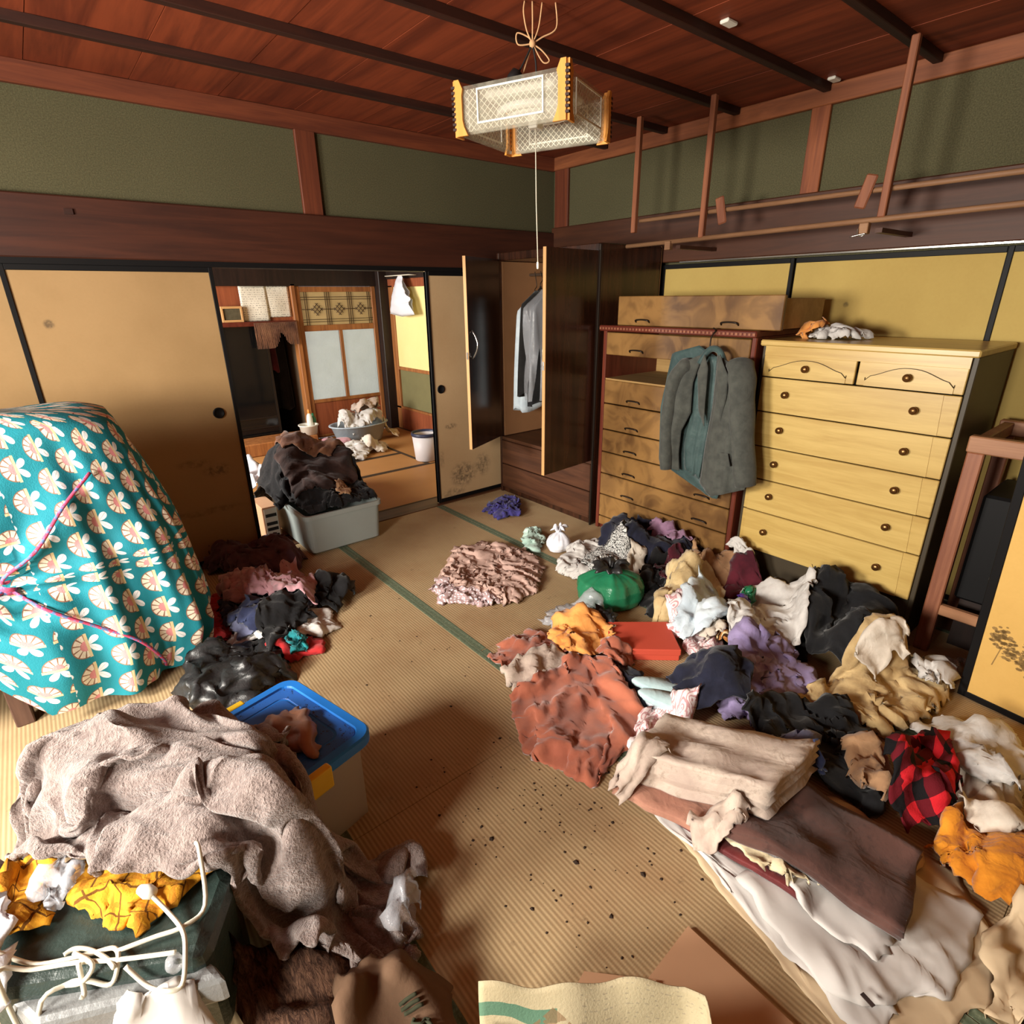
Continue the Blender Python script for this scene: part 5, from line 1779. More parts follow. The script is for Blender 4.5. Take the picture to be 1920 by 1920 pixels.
pb = C('paper_sack', 'brown paper sack with dark green lettering lying next to the fur', 'paper sack', MAT['kraftbag'], [(0.190, 0.890), (0.256, 0.907), (0.342, 0.873), (0.417, 0.772), (0.372, 0.648), (0.307, 0.621), (0.153, 0.748)], 1.02, 1.02, 0.09, seed=64, amp=0.008, wl=0.25, bend=0.9, crease=0.006, cwl=0.16)


def ink_strokes(name, strokes, r, parent, mat, dz=0.004):
    lst = []
    for s in strokes:
        pp = smooth_path([(a, b, 0) for a, b in s], 5)
        lst.append([(p[0], p[1], float(hsample(HM, np.array([p[0]]), np.array([p[1]]))[0])+dz) for p in pp])
    for p in lst:
        o = tube(name, p, r, mat, None, 6)
        o.parent = parent
        o.matrix_parent_inverse = Matrix.Translation(-parent.location)


ink_strokes('letter_stroke', [[(0.293, 0.772), (0.334, 0.759)], [(0.295, 0.763), (0.336, 0.750)], [(0.294, 0.780), (0.332, 0.769)], [(0.309, 0.743), (0.301, 0.734), (0.314, 0.720), (0.326, 0.726), (0.333, 0.717)],
                          [(0.321, 0.718), (0.307, 0.709), (0.313, 0.692), (0.326, 0.696), (0.327, 0.710), (0.321, 0.718)], [(0.308, 0.696), (0.307, 0.682), (0.297, 0.674)], [(0.290, 0.691), (0.313, 0.675)], [(0.333, 0.650), (0.358, 0.652)]], 0.0045, pb, MAT['inkgreen'])
wp = C('white_wrapper', 'white paper wrapper crumpled below the grey vinyl flap', 'paper', MAT['white_paper'], [(-0.236, 1.034), (-0.148, 1.042), (-0.038, 0.998), (-0.030, 0.919), (-0.057, 0.814), (-0.248, 0.972)], 1.03, 1.03, 0.15, seed=64, amp=0.015, wl=0.2, crease=0.006, cwl=0.13)
C('blue_wrapper', 'crinkled blue-white plastic wrapper beside the dark green case', 'wrapper', MAT['whitebag'], [(-0.371, 1.395), (-0.324, 1.371), (-0.315, 1.298), (-0.324, 1.158), (-0.362, 1.167)], 1.25, 1.25, 0.03, seed=65, amp=0.03, wl=0.09)


def lay(pts, dz, z=None):
    return [(p[0], p[1], float(hsample(HM, np.array([p[0]]), np.array([p[1]]))[0])+dz if z is None else z) for p in pts]


ck = thing('power_cord', 'coiled off-white electrical cord tied in a loose knot on the dark green case', 'cord', (-0.2, 1.2, 0.34))
runs = [[(-0.335, 1.221), (-0.285, 1.184), (-0.227, 1.148), (-0.184, 1.128), (-0.154, 1.113), (-0.151, 1.082), (-0.172, 1.072), (-0.205, 1.095), (-0.237, 1.115), (-0.287, 1.111), (-0.322, 1.129), (-0.332, 1.161), (-0.325, 1.184), (-0.286, 1.172), (-0.219, 1.132), (-0.153, 1.084), (-0.085, 1.040), (-0.059, 1.024)],
        [(-0.149, 1.099), (-0.087, 1.082), (-0.036, 1.067), (0.010, 1.087), (0.028, 1.134), (0.027, 1.167)], [(-0.079, 1.172), (-0.053, 1.112), (-0.039, 1.052), (-0.045, 1.007), (-0.063, 0.977), (-0.089, 0.982), (-0.116, 1.018), (-0.142, 1.060)],
        [(-0.235, 1.163), (-0.217, 1.164), (-0.192, 1.140), (-0.169, 1.100), (-0.159, 1.070)], [(-0.239, 1.114), (-0.213, 1.097), (-0.191, 1.101), (-0.218, 1.151)], [(-0.212, 1.118), (-0.215, 1.085), (-0.222, 1.085)]]
for i, rn in enumerate(runs):
    tube('cord_run', smooth_path(lay(rn, 0.006+0.004*(i % 3)), 5), 0.0046, MAT['cordwhite'], ck, 8)
lathe('plug', [(0, 0.02), (0.012, 0.018), (0.015, 0), (0.010, -0.02), (0, -0.03)], lay([(-0.081, 1.177)], 0.012)[0], MAT['white'], ck, 12, axis=(0.5, -0.8, 0.1))
tb_ = lay([(-0.066, 1.011), (-0.053, 1.027)], 0.012)
lathe('cord_tie', [(0, 0.018), (0.014, 0.014), (0.017, 0), (0.012, -0.014), (0, -0.018)], tb_[0], MAT['clearbag'], ck, 12)

# ------------------------------------------------------------------ papers, boxes at the near edge
cb = [(0.994, 0.499), (0.812, 0.489), (0.826, 0.248), (0.994, 0.195)]
cbo = prism('cardboard_sheet', cb, 0.001, 0.012, MAT['kraft'], None, 'Z', 0.0)
tag(cbo, 'flat pinkish cardboard sheet lying on the tatami behind the printed paper bag', 'cardboard')
cb2 = [(0.698, 0.597), (0.659, 0.587), (0.781, 0.442), (0.819, 0.471)]
cbo = prism('cardboard_flap', cb2, 0.013, 0.022, MAT['kraft'], None, 'Z', 0.0)
tag(cbo, 'small cardboard flap just behind the printed paper bag', 'cardboard')
stamp_poly(cb, 0.012)
rim = [tuple(p) for p in [(0.428, 0.661), (0.513, 0.578), (0.595, 0.515), (0.672, 0.469), (0.722, 0.415), (0.765, 0.371), (0.777, 0.330), (0.740, 0.291)]]
near = [(0.70, 0.18), (0.30, 0.48)]
P = np.zeros((40, 16, 3))
q = np.array(rim)
d_ = np.r_[0, np.cumsum(np.linalg.norm(np.diff(q, axis=0), axis=1))]
for i in range(40):
    s = d_[-1]*i/39
    x, y = np.interp(s, d_, q[:, 0]), np.interp(s, d_, q[:, 1])
    for j in range(16):
        t = j/15
        sway = 0.02*math.sin(9*s/d_[-1]+2.5*t)*t
        P[i, j] = (x-0.10*t*0.64+sway, y-0.10*t*0.77+sway*0.6, 0.20-0.185*t+0.008*math.sin(11*s/d_[-1]*2)*(1-t))
uv = np.stack(np.meshgrid(np.linspace(0, d_[-1], 40), np.linspace(0, 0.24, 16), indexing='ij'), -1)
nb = thing('paper_bag', 'open printed paper bag with a green band standing at the near edge', 'paper bag', (0.5, 0.45, 0.0))
grid_obj('front_sheet', P, MAT['news'], nb, uv, 0.002)
P2 = P.copy()
for i in range(40):
    P2[i, :, 0] -= 0.04+0.05*math.sin(PI*i/39)
    P2[i, :, 1] -= 0.05+0.06*math.sin(PI*i/39)
    P2[i, :, 2] -= 0.05*(1-np.linspace(0, 1, 16))
grid_obj('back_sheet', P2, MAT['news'], nb, uv, 0.002)

# ------------------------------------------------------------------ kimono papers and folded kimono, near right
C('wrapping_paper', 'large crumpled cream wrapping paper at the bottom of the kimono stack', 'paper', MAT['kraft_pale'], [(1.250, 0.876), (1.165, 0.544), (1.079, 0.216), (1.043, 0.064), (1.382, -0.065), (1.561, -0.048), (1.718, 0.082), (1.705, 0.431)], 1.03, 1.04, 0.008, res=0.022, thick=0.002, seed=70, amp=0.03, wl=0.25, bend=0.9, crease=0.006, cwl=0.14)
C('wrapping_paper', 'white kimono wrapping paper with a thin dark tie lying along the floor', 'paper', MAT['white_paper'], [(1.227, 0.837), (1.198, 0.641), (1.161, 0.429), (1.092, 0.177), (1.080, 0.081), (1.204, 0.069), (1.239, 0.238), (1.309, 0.447)], 1.03, 1.05, 0.008, res=0.02, thick=0.002, seed=71, amp=0.03, wl=0.2, bend=0.9, crease=0.006, cwl=0.14)
C('wrapping_paper', 'white creased wrapping paper sheet with a dark tape at its corner', 'paper', MAT['white_paper'], [(1.193, 0.482), (1.140, 0.304), (1.112, 0.188), (1.154, 0.112), (1.266, 0.060), (1.330, -0.007), (1.630, 0.019), (1.601, 0.162), (1.541, 0.369)], 1.03, 1.03, 0.015, res=0.02, thick=0.002, seed=72, amp=0.035, wl=0.2, bend=0.9, crease=0.006, cwl=0.14)
tie = [(1.125, 0.142), (1.140, 0.140), (1.134, 0.112), (1.119, 0.114)]
prism('paper_tie', [(1.141, 0.139), (1.151, 0.136), (1.144, 0.108), (1.134, 0.111)], 0.055, 0.058, MAT['brown_d'], None)
tag(bpy.data.objects['paper_tie'], 'small dark paper tie on the white wrapping paper', 'tie')
C('wrapping_paper', 'tan wrapping paper edge jutting out under the brown kimono', 'paper', MAT['kraft_pale'], [(1.678, 0.572), (1.725, 0.386), (1.724, 0.178), (1.643, 0.161), (1.462, 0.228), (1.438, 0.423)], 1.02, 1.02, 0.012, res=0.02, thick=0.002, seed=73, amp=0.02, wl=0.25, crease=0.006, cwl=0.14)
folded('burgundy_kimono', 'burgundy silk kimono folded thin between the wrapping papers', 'kimono', MAT['burg'], [(1.214, 0.841), (1.254, 0.334), (1.414, 0.319), (1.355, 0.796)], 0.022, 2, seed=74, sag=0.006)
C('wrapping_paper', 'pale lilac-white wrapping paper sticking out below the brown kimono', 'paper', MAT['white_paper'], [(1.294, 0.431), (1.245, 0.332), (1.253, 0.153), (1.307, 0.125), (1.420, 0.150), (1.439, 0.331)], 1.03, 1.05, 0.012, res=0.018, thick=0.002, seed=75, amp=0.02, wl=0.16, crease=0.006, cwl=0.14)
folded('salmon_cloth', 'salmon folded cloth lying under the pale kimono', 'cloth', MAT['salmon'], [(1.148, 0.899), (1.231, 0.596), (1.522, 0.584), (1.375, 0.923)], 0.03, 2, seed=76)
C('cream_lining', 'thin cream lining cloth between the brown and burgundy kimono', 'cloth', MAT['cream'], [(1.263, 0.585), (1.249, 0.429), (1.292, 0.332), (1.368, 0.309), (1.363, 0.489)], 1.05, 1.05, 0.004, res=0.018, seed=78, amp=0.01)
folded('brown_kimono', 'mottled dark brown folded kimono with pinkish lower edge', 'kimono', MAT['brownkim'], [(1.244, 0.602), (1.334, 0.120), (1.628, 0.166), (1.634, 0.560)], 0.045, 3, seed=77, sag=0.012)
folded('pale_kimono', 'thick stained grey-beige folded kimono on top of the kimono stack', 'kimono', MAT['greige'], [(1.220, 0.880), (1.366, 0.504), (1.683, 0.500), (1.472, 0.939)], 0.12, 5, seed=79, sag=0.02, groove=0.007)
C('kimono_collar', 'limp greyish collar end hanging from the pale folded kimono', 'cloth', MAT['greige'], [(1.237, 0.665), (1.187, 0.614), (1.185, 0.560), (1.261, 0.552), (1.334, 0.529), (1.344, 0.575)], 1.12, 1.12, 0.01, res=0.012, seed=80, amp=0.015, wl=0.1, crease=0.009, lean=0.5)
C('grey_corner_cloth', 'crumpled grey cloth corner at the end of the kimono stack by the tatami', 'cloth', MAT['greige'], [(1.138, 0.899), (1.123, 0.852), (1.195, 0.823), (1.307, 0.800), (1.288, 0.921), (1.199, 0.929)], 1.25, 1.2, 0.03, res=0.014, seed=81, crease=0.009, lean=0.5)

# ------------------------------------------------------------------ floor clothes in the middle
C('dotted_dress', 'mauve dress with white-dotted hem lying alone on the open tatami', 'dress', MAT['dots'], [(1.468, 2.555), (1.436, 2.380), (1.576, 2.223), (1.738, 2.122), (1.876, 2.122), (2.136, 2.327), (2.218, 2.590), (2.042, 2.856), (1.888, 2.898)], 1.45, 1.4, 0.035, res=0.014, seed=90, amp=0.05, wl=0.1)
C('indigo_cloth', 'indigo lace cloth crumpled in front of the wardrobe', 'cloth', MAT['indigo'], [(2.465, 3.360), (2.445, 3.165), (2.601, 3.118), (2.750, 3.322), (2.899, 3.452), (2.866, 3.554), (2.665, 3.481)], 1.4, 1.4, 0.035, res=0.013, seed=91, amp=0.04, wl=0.07)
C('mint_cloth', 'small pale mint cloth next to the white plastic bag', 'cloth', MAT['mint'], [(2.364, 2.789), (2.240, 2.600), (2.283, 2.541), (2.415, 2.623), (2.514, 2.787), (2.462, 2.845)], 1.35, 1.35, 0.03, res=0.012, seed=92, amp=0.03, wl=0.07)
C('white_blouse', 'white blouse heaped behind the green bag', 'blouse', MAT['white_c'], [(2.174, 2.262), (2.176, 2.103), (2.332, 1.969), (2.583, 1.911), (2.747, 2.107), (2.671, 2.342), (2.417, 2.392)], 1.35, 1.35, 0.06, seed=94, amp=0.04, wl=0.1)
C('navy_coat', 'navy coat heaped against the burl chest', 'coat', MAT['navy'], [(2.520, 2.222), (2.486, 1.982), (2.585, 1.781), (2.839, 1.696), (3.081, 1.759), (3.251, 2.054), (3.090, 2.368), (2.724, 2.322)], 1.3, 1.3, 0.2, seed=95, amp=0.05, wl=0.16)
C('speckled_blouse', 'black and white speckled blouse behind the green bag', 'blouse', MAT['speck'], [(2.304, 2.173), (2.243, 2.017), (2.372, 1.925), (2.502, 1.944), (2.553, 2.059), (2.475, 2.189)], 1.3, 1.3, 0.02, res=0.013, seed=96, amp=0.03, wl=0.08)
C('ruffled_blouse', 'pinkish ruffled blouse squeezed behind the green bag', 'blouse', MAT['offwhite'], [(2.416, 1.913), (2.314, 1.757), (2.370, 1.709), (2.491, 1.776), (2.563, 1.899), (2.525, 1.970)], 1.4, 1.3, 0.04, res=0.013, seed=97, amp=0.04, wl=0.07)
C('mauve_scarf', 'mauve scarf on top of the navy coat', 'scarf', MAT['mauve'], [(2.865, 2.036), (2.781, 1.900), (2.775, 1.817), (2.944, 1.758), (3.087, 1.867), (2.961, 1.929), (2.960, 2.052)], 1.15, 1.2, 0.015, res=0.013, seed=98, amp=0.02, wl=0.1)
C('tan_trousers', 'tan trousers lying against the maple chest', 'trousers', MAT['tan_c'], [(2.775, 1.623), (2.715, 1.448), (2.903, 1.330), (3.163, 1.435), (3.267, 1.669), (3.102, 1.777)], 1.25, 1.25, 0.13, seed=99)
C('white_lace', 'small white lace scrap beside the maple chest', 'cloth', MAT['white_c'], [(2.945, 1.459), (2.891, 1.358), (3.016, 1.342), (3.220, 1.462), (3.200, 1.544)], 1.4, 1.4, 0.06, res=0.012, seed=100, amp=0.03, wl=0.06)
C('maroon_skirt', 'dark maroon skirt spread along the foot of the maple chest', 'skirt', MAT['maroon'], [(2.632, 1.444), (2.631, 1.270), (2.681, 1.039), (2.839, 1.017), (2.939, 1.222), (2.863, 1.434)], 1.25, 1.25, 0.07, seed=101)
C('charcoal_skirt', 'charcoal cloth next to the maroon skirt', 'cloth', MAT['brown_d'], [(2.684, 1.180), (2.671, 1.034), (2.749, 0.886), (2.926, 0.921), (2.984, 1.125), (2.897, 1.216)], 1.2, 1.2, 0.08, seed=102)
C('black_bag_cloth', 'black cloth filling the gap beside the green bag', 'cloth', MAT['black_c'], [(2.438, 1.815), (2.167, 1.545), (2.250, 1.440), (2.516, 1.541), (2.688, 1.734), (2.608, 1.849)], 1.2, 1.2, 0.05, seed=103)
C('maroon_sweater', 'maroon knit sweater between the green bag and cream sweater', 'garment', MAT['maroon'], [(2.532, 1.774), (2.421, 1.625), (2.516, 1.502), (2.738, 1.596), (2.743, 1.784)], 1.3, 1.3, 0.02, seed=104)
C('cream_sweater', 'cream folded sweater on top of the clothes in front of the chests', 'sweater', MAT['cream'], [(2.451, 1.648), (2.361, 1.508), (2.355, 1.420), (2.459, 1.331), (2.649, 1.391), (2.768, 1.539), (2.740, 1.679), (2.626, 1.728)], 1.2, 1.2, 0.04, seed=105, amp=0.03, wl=0.13)
C('ivory_dress', 'ivory dress with gathered waist beside the pale blue blouse', 'dress', MAT['beige'], [(2.126, 1.494), (2.175, 1.399), (2.373, 1.352), (2.609, 1.488), (2.639, 1.630), (2.492, 1.671), (2.308, 1.588)], 1.4, 1.3, 0.06, seed=106, amp=0.04, wl=0.09)
# green bag
def sack(name, label, cat, mat, c, rx, ry, h, seed, neck=None, rot=0.0, lean=(0, 0)):
    r = np.random.default_rng(seed)
    n, mz = 72, 40
    e = thing(name, label, cat, (c[0], c[1], 0.0))
    ph = r.uniform(0, 6.28, 8)
    P = np.zeros((n, mz, 3))
    for j in range(mz):
        t = j/(mz-1)
        prof = np.interp(t, [0, 0.04, 0.22, 0.45, 0.7, 0.86, 0.94, 1.0], [0.55, 0.88, 1.0, 0.99, 0.82, 0.52, 0.26, 0.12])
        for i in range(n):
            th = 2*PI*i/(n-1)
            g = 0.02+0.16*t**2
            fold = g*(math.sin(7*th+ph[0]+2*t)+0.7*math.sin(11*th+ph[1]-3*t)+0.5*math.sin(17*th+ph[2]))*0.45
            lump = 0.06*math.sin(2*th+ph[3]+4*t)+0.05*math.sin(3*th+ph[4]-5*t)
            k = prof*(1+fold+lump)
            x, y = rx*k*math.cos(th), ry*k*math.sin(th)
            zz = h*t*(1+0.05*math.sin(3*th+ph[5])*t)
            P[i, j] = (c[0]+x*math.cos(rot)-y*math.sin(rot)+lean[0]*t, c[1]+x*math.sin(rot)+y*math.cos(rot)+lean[1]*t, zz+0.003)
    P[-1] = P[0]
    grid_obj('bag_body', P, mat, e, None, 0.0)
    stamp_pts(up3(P))
    # gathered, open mouth
    Q = np.zeros((n, 8, 3))
    for j in range(8):
        t = j/7
        for i in range(n):
            th = 2*PI*i/(n-1)
            k = (0.12+0.42*t)*(1+0.22*math.sin(6*th+ph[6])+0.2*math.sin(10*th+ph[7]))
            Q[i, j] = (c[0]+lean[0]+rx*k*math.cos(th+rot), c[1]+lean[1]+ry*k*math.sin(th+rot), h*0.985+(0.05*math.sin(PI*0.7*t)-0.02*t)*(1+0.4*math.sin(5*th)))
    Q[-1] = Q[0]
    grid_obj('bag_mouth', Q, neck or mat, e, None, 0.002)
    return e


gc_ = [(2.146, 1.796)][0]
wc_ = [(2.416, 2.476)][0]
sack('plastic_bag', 'white plastic bag sitting upright at the edge of the clothes', 'plastic bag', MAT['whitebag'], wc_, 0.085, 0.075, 0.13, 93, None, 0.3)
sack('green_bag', 'knotted green plastic bag stuffed full, standing in the middle of the clothes', 'plastic bag', MAT['greenbag'], gc_, 0.185, 0.145, 0.20, 107, MAT['blacktrash'], -0.7)
C('grey_film', 'crumpled clear grey plastic film at the foot of the green bag', 'plastic film', MAT['clearbag'], [(1.718, 1.893), (1.735, 1.759), (1.891, 1.613), (1.997, 1.635), (2.003, 1.790), (1.888, 1.918)], 1.35, 1.3, 0.04, res=0.013, seed=109, thick=0.002, amp=0.03, wl=0.08)
C('black_film', 'dark plastic under the grey film beside the apricot cloth', 'plastic film', MAT['blacktrash'], [(1.742, 1.805), (1.776, 1.686), (1.897, 1.583), (1.985, 1.625), (1.897, 1.767)], 1.2, 1.2, 0.02, res=0.013, seed=110, thick=0.002)
# vermilion box
qb = [(1.744, 1.433), (1.98, 1.222), (2.129, 1.405), (1.907, 1.594)]
rbx = thing('red_box', 'flat vermilion red box lying beside the apricot cloth', 'box', (1.93, 1.41, 0))
prism('box_body', qb, 0.0, 0.05, MAT['redbox'], rbx, 'Z', 0.004)
cq = np.mean(qb, axis=0)
prism('box_lid', [tuple(cq+(np.array(p)-cq)*1.03) for p in qb], 0.03, 0.062, MAT['redbox'], rbx, 'Z', 0.004)
stamp_poly(qb, 0.063)
# rust-coloured skirt group
C('rust_shawl', 'rust-brown cloth spread behind the pale cloth strip, by the green mat border', 'cloth', MAT['rust'], [(1.313, 1.799), (1.282, 1.619), (1.455, 1.609), (1.648, 1.610), (1.709, 1.732), (1.621, 1.833), (1.475, 1.845)], 1.12, 1.12, 0.02, seed=111, amp=0.03, wl=0.2)
C('navy_belt', 'dark navy garment strip between the rust skirt and slippers', 'garment', MAT['navy'], [(1.646, 1.507), (1.581, 1.273), (1.548, 1.117), (1.623, 1.104), (1.719, 1.226), (1.724, 1.463)], 1.2, 1.15, 0.03, seed=112, amp=0.03, wl=0.15)
C('pale_strip', 'mottled pale grey cloth strip across the rust skirt', 'cloth', MAT['greige'], [(1.280, 1.661), (1.234, 1.488), (1.399, 1.477), (1.607, 1.504), (1.591, 1.628), (1.431, 1.674)], 1.06, 1.06, 0.012, seed=113, amp=0.015, wl=0.2)
C('rust_skirt', 'large rust suede skirt spread on the tatami with deep folds', 'skirt', MAT['rust'], [(1.218, 1.525), (1.140, 1.390), (1.070, 1.256), (1.104, 1.077), (1.135, 0.984), (1.285, 1.014), (1.523, 1.027), (1.606, 1.206), (1.685, 1.379), (1.658, 1.536), (1.404, 1.517)], 1.12, 1.28, 0.02, res=0.015, seed=114, amp=0.08, wl=0.30, ang=0.35, bend=0.9, wob=0.003, crease=0.018, cwl=0.24, lean=0.25)
C('apricot_cloth', 'apricot orange cloth bunched beside the red box', 'cloth', MAT['orange_c'], [(1.617, 1.727), (1.596, 1.587), (1.654, 1.483), (1.797, 1.456), (1.893, 1.554), (1.883, 1.680), (1.722, 1.817)], 1.35, 1.3, 0.04, res=0.014, seed=115, amp=0.04, wl=0.1)
C('rust_scarf', 'knotted rust scarf end trailing from the apricot cloth', 'scarf', MAT['rust'], [(1.700, 1.482), (1.673, 1.387), (1.719, 1.327), (1.802, 1.341), (1.821, 1.435), (1.764, 1.484)], 1.4, 1.35, 0.04, res=0.012, seed=116, amp=0.03, wl=0.07)
# in front of the chests
C('pink_print_blouse', 'white blouse with pink print beside the red box', 'blouse', MAT['pinkprint'], [(2.204, 1.470), (2.114, 1.353), (2.030, 1.182), (2.007, 1.106), (2.112, 1.096), (2.231, 1.163), (2.312, 1.325), (2.309, 1.450)], 1.2, 1.25, 0.05, res=0.014, seed=117, amp=0.03, wl=0.1)
C('striped_scarf', 'copper and cream striped scarf folded under the pale blue blouse', 'scarf', MAT['stripe'], [(2.266, 1.254), (2.160, 1.145), (2.233, 1.066), (2.395, 1.144), (2.408, 1.224)], 1.1, 1.15, 0.06, res=0.012, seed=118, amp=0.02, wl=0.09)
C('white_sock', 'small white cloth between the pink print blouse and striped scarf', 'cloth', MAT['offwhite'], [(2.210, 1.302), (2.123, 1.177), (2.170, 1.137), (2.295, 1.229), (2.302, 1.301)], 1.15, 1.15, 0.05, res=0.013, seed=119)
C('black_trousers', 'black trousers with a white piping under the white bundle', 'trousers', MAT['black_c'], [(2.390, 1.193), (2.215, 1.063), (2.309, 0.945), (2.417, 0.837), (2.672, 0.941), (2.627, 1.109)], 1.2, 1.2, 0.05, seed=120)
C('black_coat', 'big black coat heaped against the maple chest', 'coat', MAT['black_w'], [(2.498, 0.935), (2.345, 0.803), (2.348, 0.670), (2.468, 0.569), (2.622, 0.502), (2.898, 0.595), (3.163, 0.839), (3.072, 1.075)], 1.25, 1.25, 0.24, res=0.022, seed=121, amp=0.05, wl=0.2)
C('pale_blue_blouse', 'pale blue-white blouse draped over the front of the pile', 'blouse', MAT['paleblue'], [(2.100, 1.355), (2.062, 1.245), (2.189, 1.186), (2.372, 1.156), (2.487, 1.228), (2.579, 1.414), (2.518, 1.507), (2.327, 1.459)], 1.2, 1.2, 0.04, seed=122, amp=0.03, wl=0.12)
C('white_bundle', 'white cloth bundle with a green and purple label on the pile', 'cloth', MAT['white_c'], [(2.211, 1.140), (2.163, 1.032), (2.240, 0.938), (2.381, 0.864), (2.750, 0.981), (2.749, 1.172), (2.662, 1.287), (2.496, 1.272)], 1.22, 1.22, 0.05, seed=123, amp=0.035, wl=0.13)
lb = C('label_wrapper', 'small green and purple printed wrapper lying on the white bundle', 'wrapper', MAT['greenbag'], [(2.490, 1.257), (2.437, 1.197), (2.523, 1.198), (2.659, 1.238), (2.670, 1.279), (2.588, 1.283)], 1.15, 1.15, 0.01, res=0.008, seed=124, thick=0.002, amp=0.01, wl=0.05)
C('purple_wrapper', 'tiny purple wrapper strip over the green one', 'wrapper', plain('purple_film', (84, 56, 140), 0.4), [(2.466, 1.226), (2.426, 1.186), (2.491, 1.189), (2.534, 1.229)], 1.1, 1.1, 0.005, res=0.008, seed=125, thick=0.002, amp=0.005, wl=0.05)
C('lavender_skirt', 'lavender pleated skirt lying across the middle of the clothes pile', 'skirt', MAT['lav'], [(1.955, 1.082), (1.818, 0.961), (1.795, 0.865), (1.837, 0.777), (1.991, 0.728), (2.199, 0.697), (2.327, 0.833), (2.353, 0.960), (2.198, 1.091)], 1.3, 1.5, 0.08, res=0.015, seed=126, amp=0.06, wl=0.10, ang=2.2, bend=0.6)
C('navy_pouch', 'navy and black quilted pouch in front of the lavender skirt', 'pouch', MAT['navy'], [(1.782, 1.132), (1.644, 1.009), (1.709, 0.895), (1.825, 0.804), (1.943, 0.883), (1.986, 1.046), (1.911, 1.144)], 1.12, 1.12, 0.12, seed=127, amp=0.02, wl=0.2, bend=0.8)
C('white_towel', 'white patterned towel on the floor beside slippers', 'towel', MAT['pinkprint'], [(1.330, 0.990), (1.534, 1.092), (1.683, 1.061), (1.739, 0.960), (1.616, 0.926), (1.454, 0.953)], 1.12, 1.12, 0.02, seed=128)
for k, (a, b) in enumerate((((1204, 1276), (1268, 1284)), ((1218, 1300), (1272, 1312)))):
    pass
for k, (q0, q1) in enumerate(([(1.671, 1.184), (1.734, 1.076)], [(1.629, 1.112), (1.678, 1.011)])):
    q0, q1 = np.array(q0), np.array(q1)
    d = q1-q0
    L = np.linalg.norm(d)
    a = math.atan2(d[1], d[0])
    mm = Matrix.Translation((*((q0+q1)/2), 0.035)) @ Matrix.Rotation(a, 4, 'Z')
    sp = thing('slipper', ('pale aqua terry slipper beside the dark navy strip', 'pale aqua terry slipper beside the white patterned towel')[k], 'slipper', (*((q0+q1)/2), 0.02), 'pair of pale aqua slippers')

    def oval(sc, z, n=22):
        o = []
        for i in range(n):
            t = 2*PI*i/n
            wd_ = 0.043+0.010*math.cos(t)
            o.append((math.cos(t)*0.115*sc, math.sin(t)*wd_*sc, z))
        return o
    loft('sole', [oval(0.90, 0.0), oval(1.0, 0.008), oval(1.0, 0.024), oval(0.93, 0.032)], MAT['slip'], sp, mm, True, True)
    loft('upper', [oval(0.97, -0.03), oval(0.93, 0.0), oval(0.90, 0.008)], MAT['paleblue'], sp, mm, True, True)
C('khaki_trousers', 'khaki cotton trousers twisted in folds near the leaning door', 'trousers', MAT['khaki'], [(2.055, 0.734), (2.066, 0.650), (2.092, 0.542), (2.162, 0.437), (2.294, 0.390), (2.585, 0.338), (2.722, 0.407), (2.599, 0.525), (2.454, 0.664), (2.252, 0.700)], 1.35, 1.4, 0.06, res=0.017, seed=130, amp=0.06, wl=0.13, ang=0.6)
C('white_slip', 'white cloth twisted near the foot of the leaning door', 'cloth', MAT['white_c'], [(2.578, 0.479), (2.521, 0.424), (2.604, 0.354), (2.715, 0.412), (2.708, 0.468)], 1.35, 1.35, 0.03, res=0.013, seed=131, amp=0.03, wl=0.08)
C('pink_slip', 'pinkish white cloth tucked behind the khaki trousers', 'cloth', MAT['offwhite'], [(2.314, 0.643), (2.370, 0.562), (2.469, 0.498), (2.542, 0.541), (2.406, 0.637)], 1.3, 1.3, 0.03, res=0.013, seed=132)
C('black_jacket', 'black jacket stretched across the front of the pile by the kimono stack', 'jacket', MAT['black_w'], [(1.788, 0.821), (1.779, 0.698), (1.832, 0.567), (1.731, 0.434), (1.756, 0.330), (1.930, 0.311), (2.093, 0.451), (2.148, 0.606), (2.019, 0.757), (1.907, 0.810)], 1.2, 1.3, 0.05, seed=133, amp=0.05, wl=0.16, ang=0.7)
C('grey_blue_shirt', 'grey-blue shirt lying on the black jacket', 'shirt', MAT['greyblue'], [(1.675, 0.720), (1.651, 0.648), (1.722, 0.571), (1.771, 0.513), (1.870, 0.566), (1.811, 0.652), (1.730, 0.709)], 1.2, 1.25, 0.015, res=0.014, seed=134, amp=0.03, wl=0.1)
C('denim_scrap', 'slate blue cloth strip next to the pale kimono', 'cloth', MAT['denim'], [(1.707, 0.600), (1.664, 0.504), (1.730, 0.465), (1.796, 0.519), (1.768, 0.588)], 1.1, 1.1, 0.01, res=0.014, seed=135)
C('tan_cloth', 'tan cloth showing between the black jacket and plaid shirt', 'cloth', MAT['tan_c'], [(1.915, 0.484), (1.794, 0.401), (1.770, 0.311), (1.892, 0.290), (2.003, 0.411)], 1.15, 1.15, 0.04, seed=136)
C('off_white_shirt', 'off-white shirt lying under the white shirt near leaning door', 'shirt', MAT['offwhite'], [(2.191, 0.252), (1.988, 0.182), (2.006, 0.087), (2.154, 0.043), (2.360, 0.046), (2.448, 0.138), (2.328, 0.239)], 1.2, 1.2, 0.08, seed=137)
